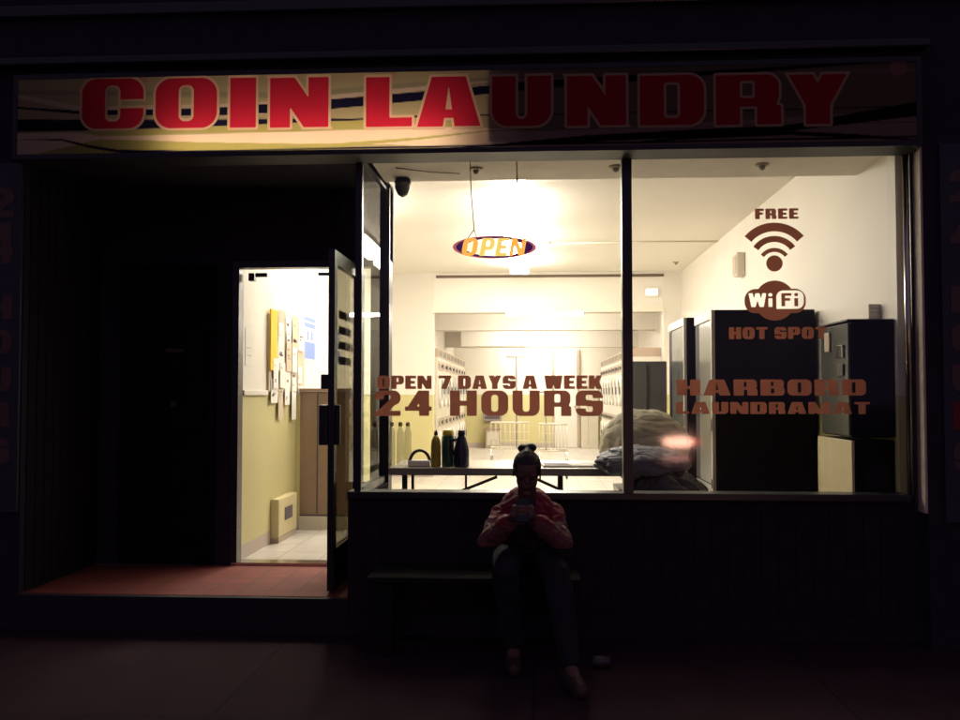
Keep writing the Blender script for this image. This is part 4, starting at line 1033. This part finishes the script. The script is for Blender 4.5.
for sx in (-1, 1): 
    bm = bmesh.new(); ellip(bm, hd((sx * .030, -.074, -.004)), (.011, .007, .006), tilt); me = bpy.data.meshes.new('eye'); bm.to_mesh(me); bm.free(); link('eye', me, per, 'eye_dark' if 'eye_dark' in M else mat('eye_dark', (.03, .02, .02), .3).name)
# hair: cap over the skull, cut away from the face, with a two lobed bun on top
def facecut(c_):
    l = tilt.transposed() @ (c_ - HC); return l.y < -.048 + max(0, (l.z - .055)) * 1.0 and l.z < .075
bun = at(527, 448.5, -.50)
hair = organic('hair', [(hd((0, .02, .09)), .035, bun, .020)],
    [(hd((0, .018, .026)), (.081, .100, .094), tilt), (bun + Vector((-.024, 0, .002)), (.030, .028, .023)), (bun + Vector((.020, 0, .004)), (.036, .030, .026))], .0055, 2, wrinkle=.002, cut=facecut)
link('hair', hair, per, 'hair')
# jacket
j_caps = [(pelvis + Vector((0, 0, .02)), .155, belly, .150), (belly, .150, chest, .165), (chest, .160, neck + Vector((0, .04, -.11)), .10),
    (shL, .066, neck + Vector((-.02, .03, -.09)), .075), (shR, .066, neck + Vector((.02, .03, -.09)), .075), (shL, .07, chest, .13), (shR, .07, chest, .13),
    (shL, .068, elL, .056), (elL, .056, wrL.lerp(elL, .22), .050), (shR, .068, elR, .056), (elR, .056, wrR.lerp(elR, .22), .050), (wrL.lerp(elL, .20), .042, wrL.lerp(elL, .10), .036), (wrR.lerp(elR, .20), .042, wrR.lerp(elR, .10), .036),
    (neck + Vector((-.07, .035, -.055)), .034, neck + Vector((-.035, -.065, -.085)), .022), (neck + Vector((.07, .035, -.055)), .034, neck + Vector((.035, -.065, -.085)), .022),
    (neck + Vector((-.07, .04, -.05)), .036, neck + Vector((.07, .04, -.05)), .036)]
jk = organic('jacket', j_caps, [(neck + Vector((0, .075, -.05)), (.115, .055, .060))], .0065, 3, wrinkle=.013, seed=3)
jk.materials.append(M['jacket_red']); jk.materials.append(M['jacket_pale']); jk.materials.append(M['jacket_dark'])
zy = Z(518, -.5)
for f_ in jk.polygons:
    c_ = f_.center; inside = HC.x - .115 < c_.x < HC.x + .10
    seam = zy + .015 * math.sin(c_.x * 40)
    f_.material_index = 0 if c_.z > seam and not (abs(c_.x - HC.x) < .05 and c_.y < -.45) else (1 if (not inside or c_.y < -.60) and c_.z > .66 else 2)
link('jacket', jk, per)
t_caps = [(pelvis, .155, pelvis + Vector((0, .0, .03)), .15), (hipL, .105, knL, .076), (hipR, .105, knR, .076), (knL, .076, anL + Vector((0, 0, .03)), .056), (knR, .076, anR + Vector((0, 0, .03)), .056)]
tr_ = organic('trousers', t_caps, [], .008, 4, wrinkle=.006, seed=9)
link('trousers', tr_, per, 'trousers')
for an, to in ((anL, toL), (anR, toR)):
    d_ = (to - an); d_.z = 0; d_.normalize(); hl = Vector((an.x, an.y, .045)) - d_ * .03; tp = Vector((to.x, to.y, .040)) + d_ * .01
    sh = link('shoe', organic('shoe', [(hl, .043, hl.lerp(tp, .5) + Vector((0, 0, .006)), .046), (hl.lerp(tp, .5) + Vector((0, 0, .006)), .046, tp, .036), (hl, .042, hl + Vector((0, 0, .05)), .046)], [], .006, 3), per, 'shoe')
    link('sole', organic('sole', [(hl.lerp(hl, 0) * 1 - Vector((0, 0, .025)), .018, tp - Vector((0, 0, .022)), .016)] + [(hl + Vector((sx * .022, 0, -.027)), .015, tp + Vector((sx * .016, 0, -.024)), .014) for sx in (-1, 1)], [], .006, 2), sh, 'shoe_sole')
ph = empty('phone', PH, 'dark phone held in both hands of the seated person', 'phone')
bm = bmesh.new(); MBx = MB(); MBx.box(-.036, .036, -.004, .004, -.070, .070, .003)
me = MBx.mesh('case'); me.transform(Matrix.Translation(PH) @ Matrix.Rotation(R(-35), 4, 'X')); link('case', me, ph, 'black_plastic')
MBx = MB(); MBx.box(-.032, .032, .0043, .0050, -.062, .062); me = MBx.mesh('screen'); me.transform(Matrix.Translation(PH) @ Matrix.Rotation(R(-35), 4, 'X')); link('screen', me, ph, 'door_glass')
bt = empty('drink_can', (X(600, -.3), -.62, 0), 'crumpled drink can lying on the pavement by the bench', 'can')
cx_ = X(600, -.62)
MB().tube([(cx_ - .05, -.62, .034), (cx_ - .045, -.62, .034), (cx_ + .045, -.61, .034), (cx_ + .05, -.61, .034)], [.024, .032, .030, .022], 14).build('can_body', mat('dull_tin', (.10, .08, .08), .4, metal=.5).name, bt)

# ------------------------------------------------------------------ passing car in the street behind the camera: its tail lamp mirrors in the glass
CY = -9.0
v0 = at(681, 442, 9.0)
cxl, czl = v0.x, v0.z
car = empty('car', (cxl + 2.1, CY - .9, -.12), 'dark car in the street whose tail lamp mirrors in the shop window', 'car')
o0 = cxl - .42
prof = [(o0, .18), (o0 - .02, .55), (o0 + .05, .90), (o0 + .55, .98), (o0 + 1.1, 1.36), (o0 + 2.3, 1.38), (o0 + 3.1, .98), (o0 + 4.1, .86), (o0 + 4.3, .55), (o0 + 4.28, .18)]
MB().prism(prof, CY - 1.75, CY - .02).build('body', 'car_paint', car)
for y_ in (CY - .019, CY - 1.762):
    MB().prism([(o0 + .75, 1.0), (o0 + 1.15, 1.30), (o0 + 2.25, 1.31), (o0 + 2.9, 1.0)], y_, y_ + .011).build('side_window', 'door_glass', car)
for xw in (o0 + .85, o0 + 3.45):
    for y_ in (CY - .06, CY - 1.70):
        wv = MB().disc((xw, y_, .20), .32, 'y', .20, 28).build('wheel', 'rubber', car)
        MB().disc((xw, y_ + (.105 if y_ > CY - 1 else -.105), .20), .2, 'y', .012, 20).build('rim', 'trim_silver', wv)
lamp = MB().prism([(cxl - .04 + .24 * (abs(math.cos(R(a))) ** .6) * (1 if math.cos(R(a)) > 0 else -1), czl + (.01 + .070) * (abs(math.sin(R(a))) ** .75) * (1 if math.sin(R(a)) > 0 else -1)) for a in range(5, 360, 10)], CY - .015, CY + .02).build('tail_lamp', 'tail_lamp', car)
MB().prism([(cxl + .195, czl - .07), (cxl + .23, czl - .035), (cxl + .34, czl - .01), (cxl + .28, czl + .03), (cxl + .25, czl + .06), (cxl + .195, czl + .07)], CY - .01, CY + .015).build('lamp_tip', 'tail_lamp_red', lamp)
MB().prism([(cxl - .36, czl - .29), (cxl + .13, czl - .285), (cxl + .14, czl - .24), (cxl - .05, czl - .225), (cxl - .22, czl - .25)], CY - .01, CY + .015).build('bumper_glow_strip', 'tail_dim', car)  # glowing strip imitates the tail lamp's reflection off the bumper

# ------------------------------------------------------------------ night sky and faint street glow
W = bpy.data.worlds.new('World'); S.world = W; W.use_nodes = True
nt = W.node_tree; bg = nt.nodes['Background']
sk = nt.nodes.new('ShaderNodeTexSky'); sk.sky_type = 'NISHITA'; sk.sun_disc = False
sk.sun_elevation = R(-5); sk.sun_rotation = R(200)
hs = nt.nodes.new('ShaderNodeMix'); hs.data_type = 'RGBA'; hs.inputs['Factor'].default_value = .9
hs.inputs['B'].default_value = (.60, .46, .92, 1)
nt.links.new(sk.outputs[0], hs.inputs['A']); nt.links.new(hs.outputs['Result'], bg.inputs['Color'])
bg.inputs['Strength'].default_value = .13
sd_ = bpy.data.lights.new('sun', 'SUN'); sd_.energy = .014; sd_.angle = R(25); sd_.color = (1, .55, .42)
so = bpy.data.objects.new('sun', sd_); COL.objects.link(so)
so.rotation_euler = (R(52), 0, R(-18))
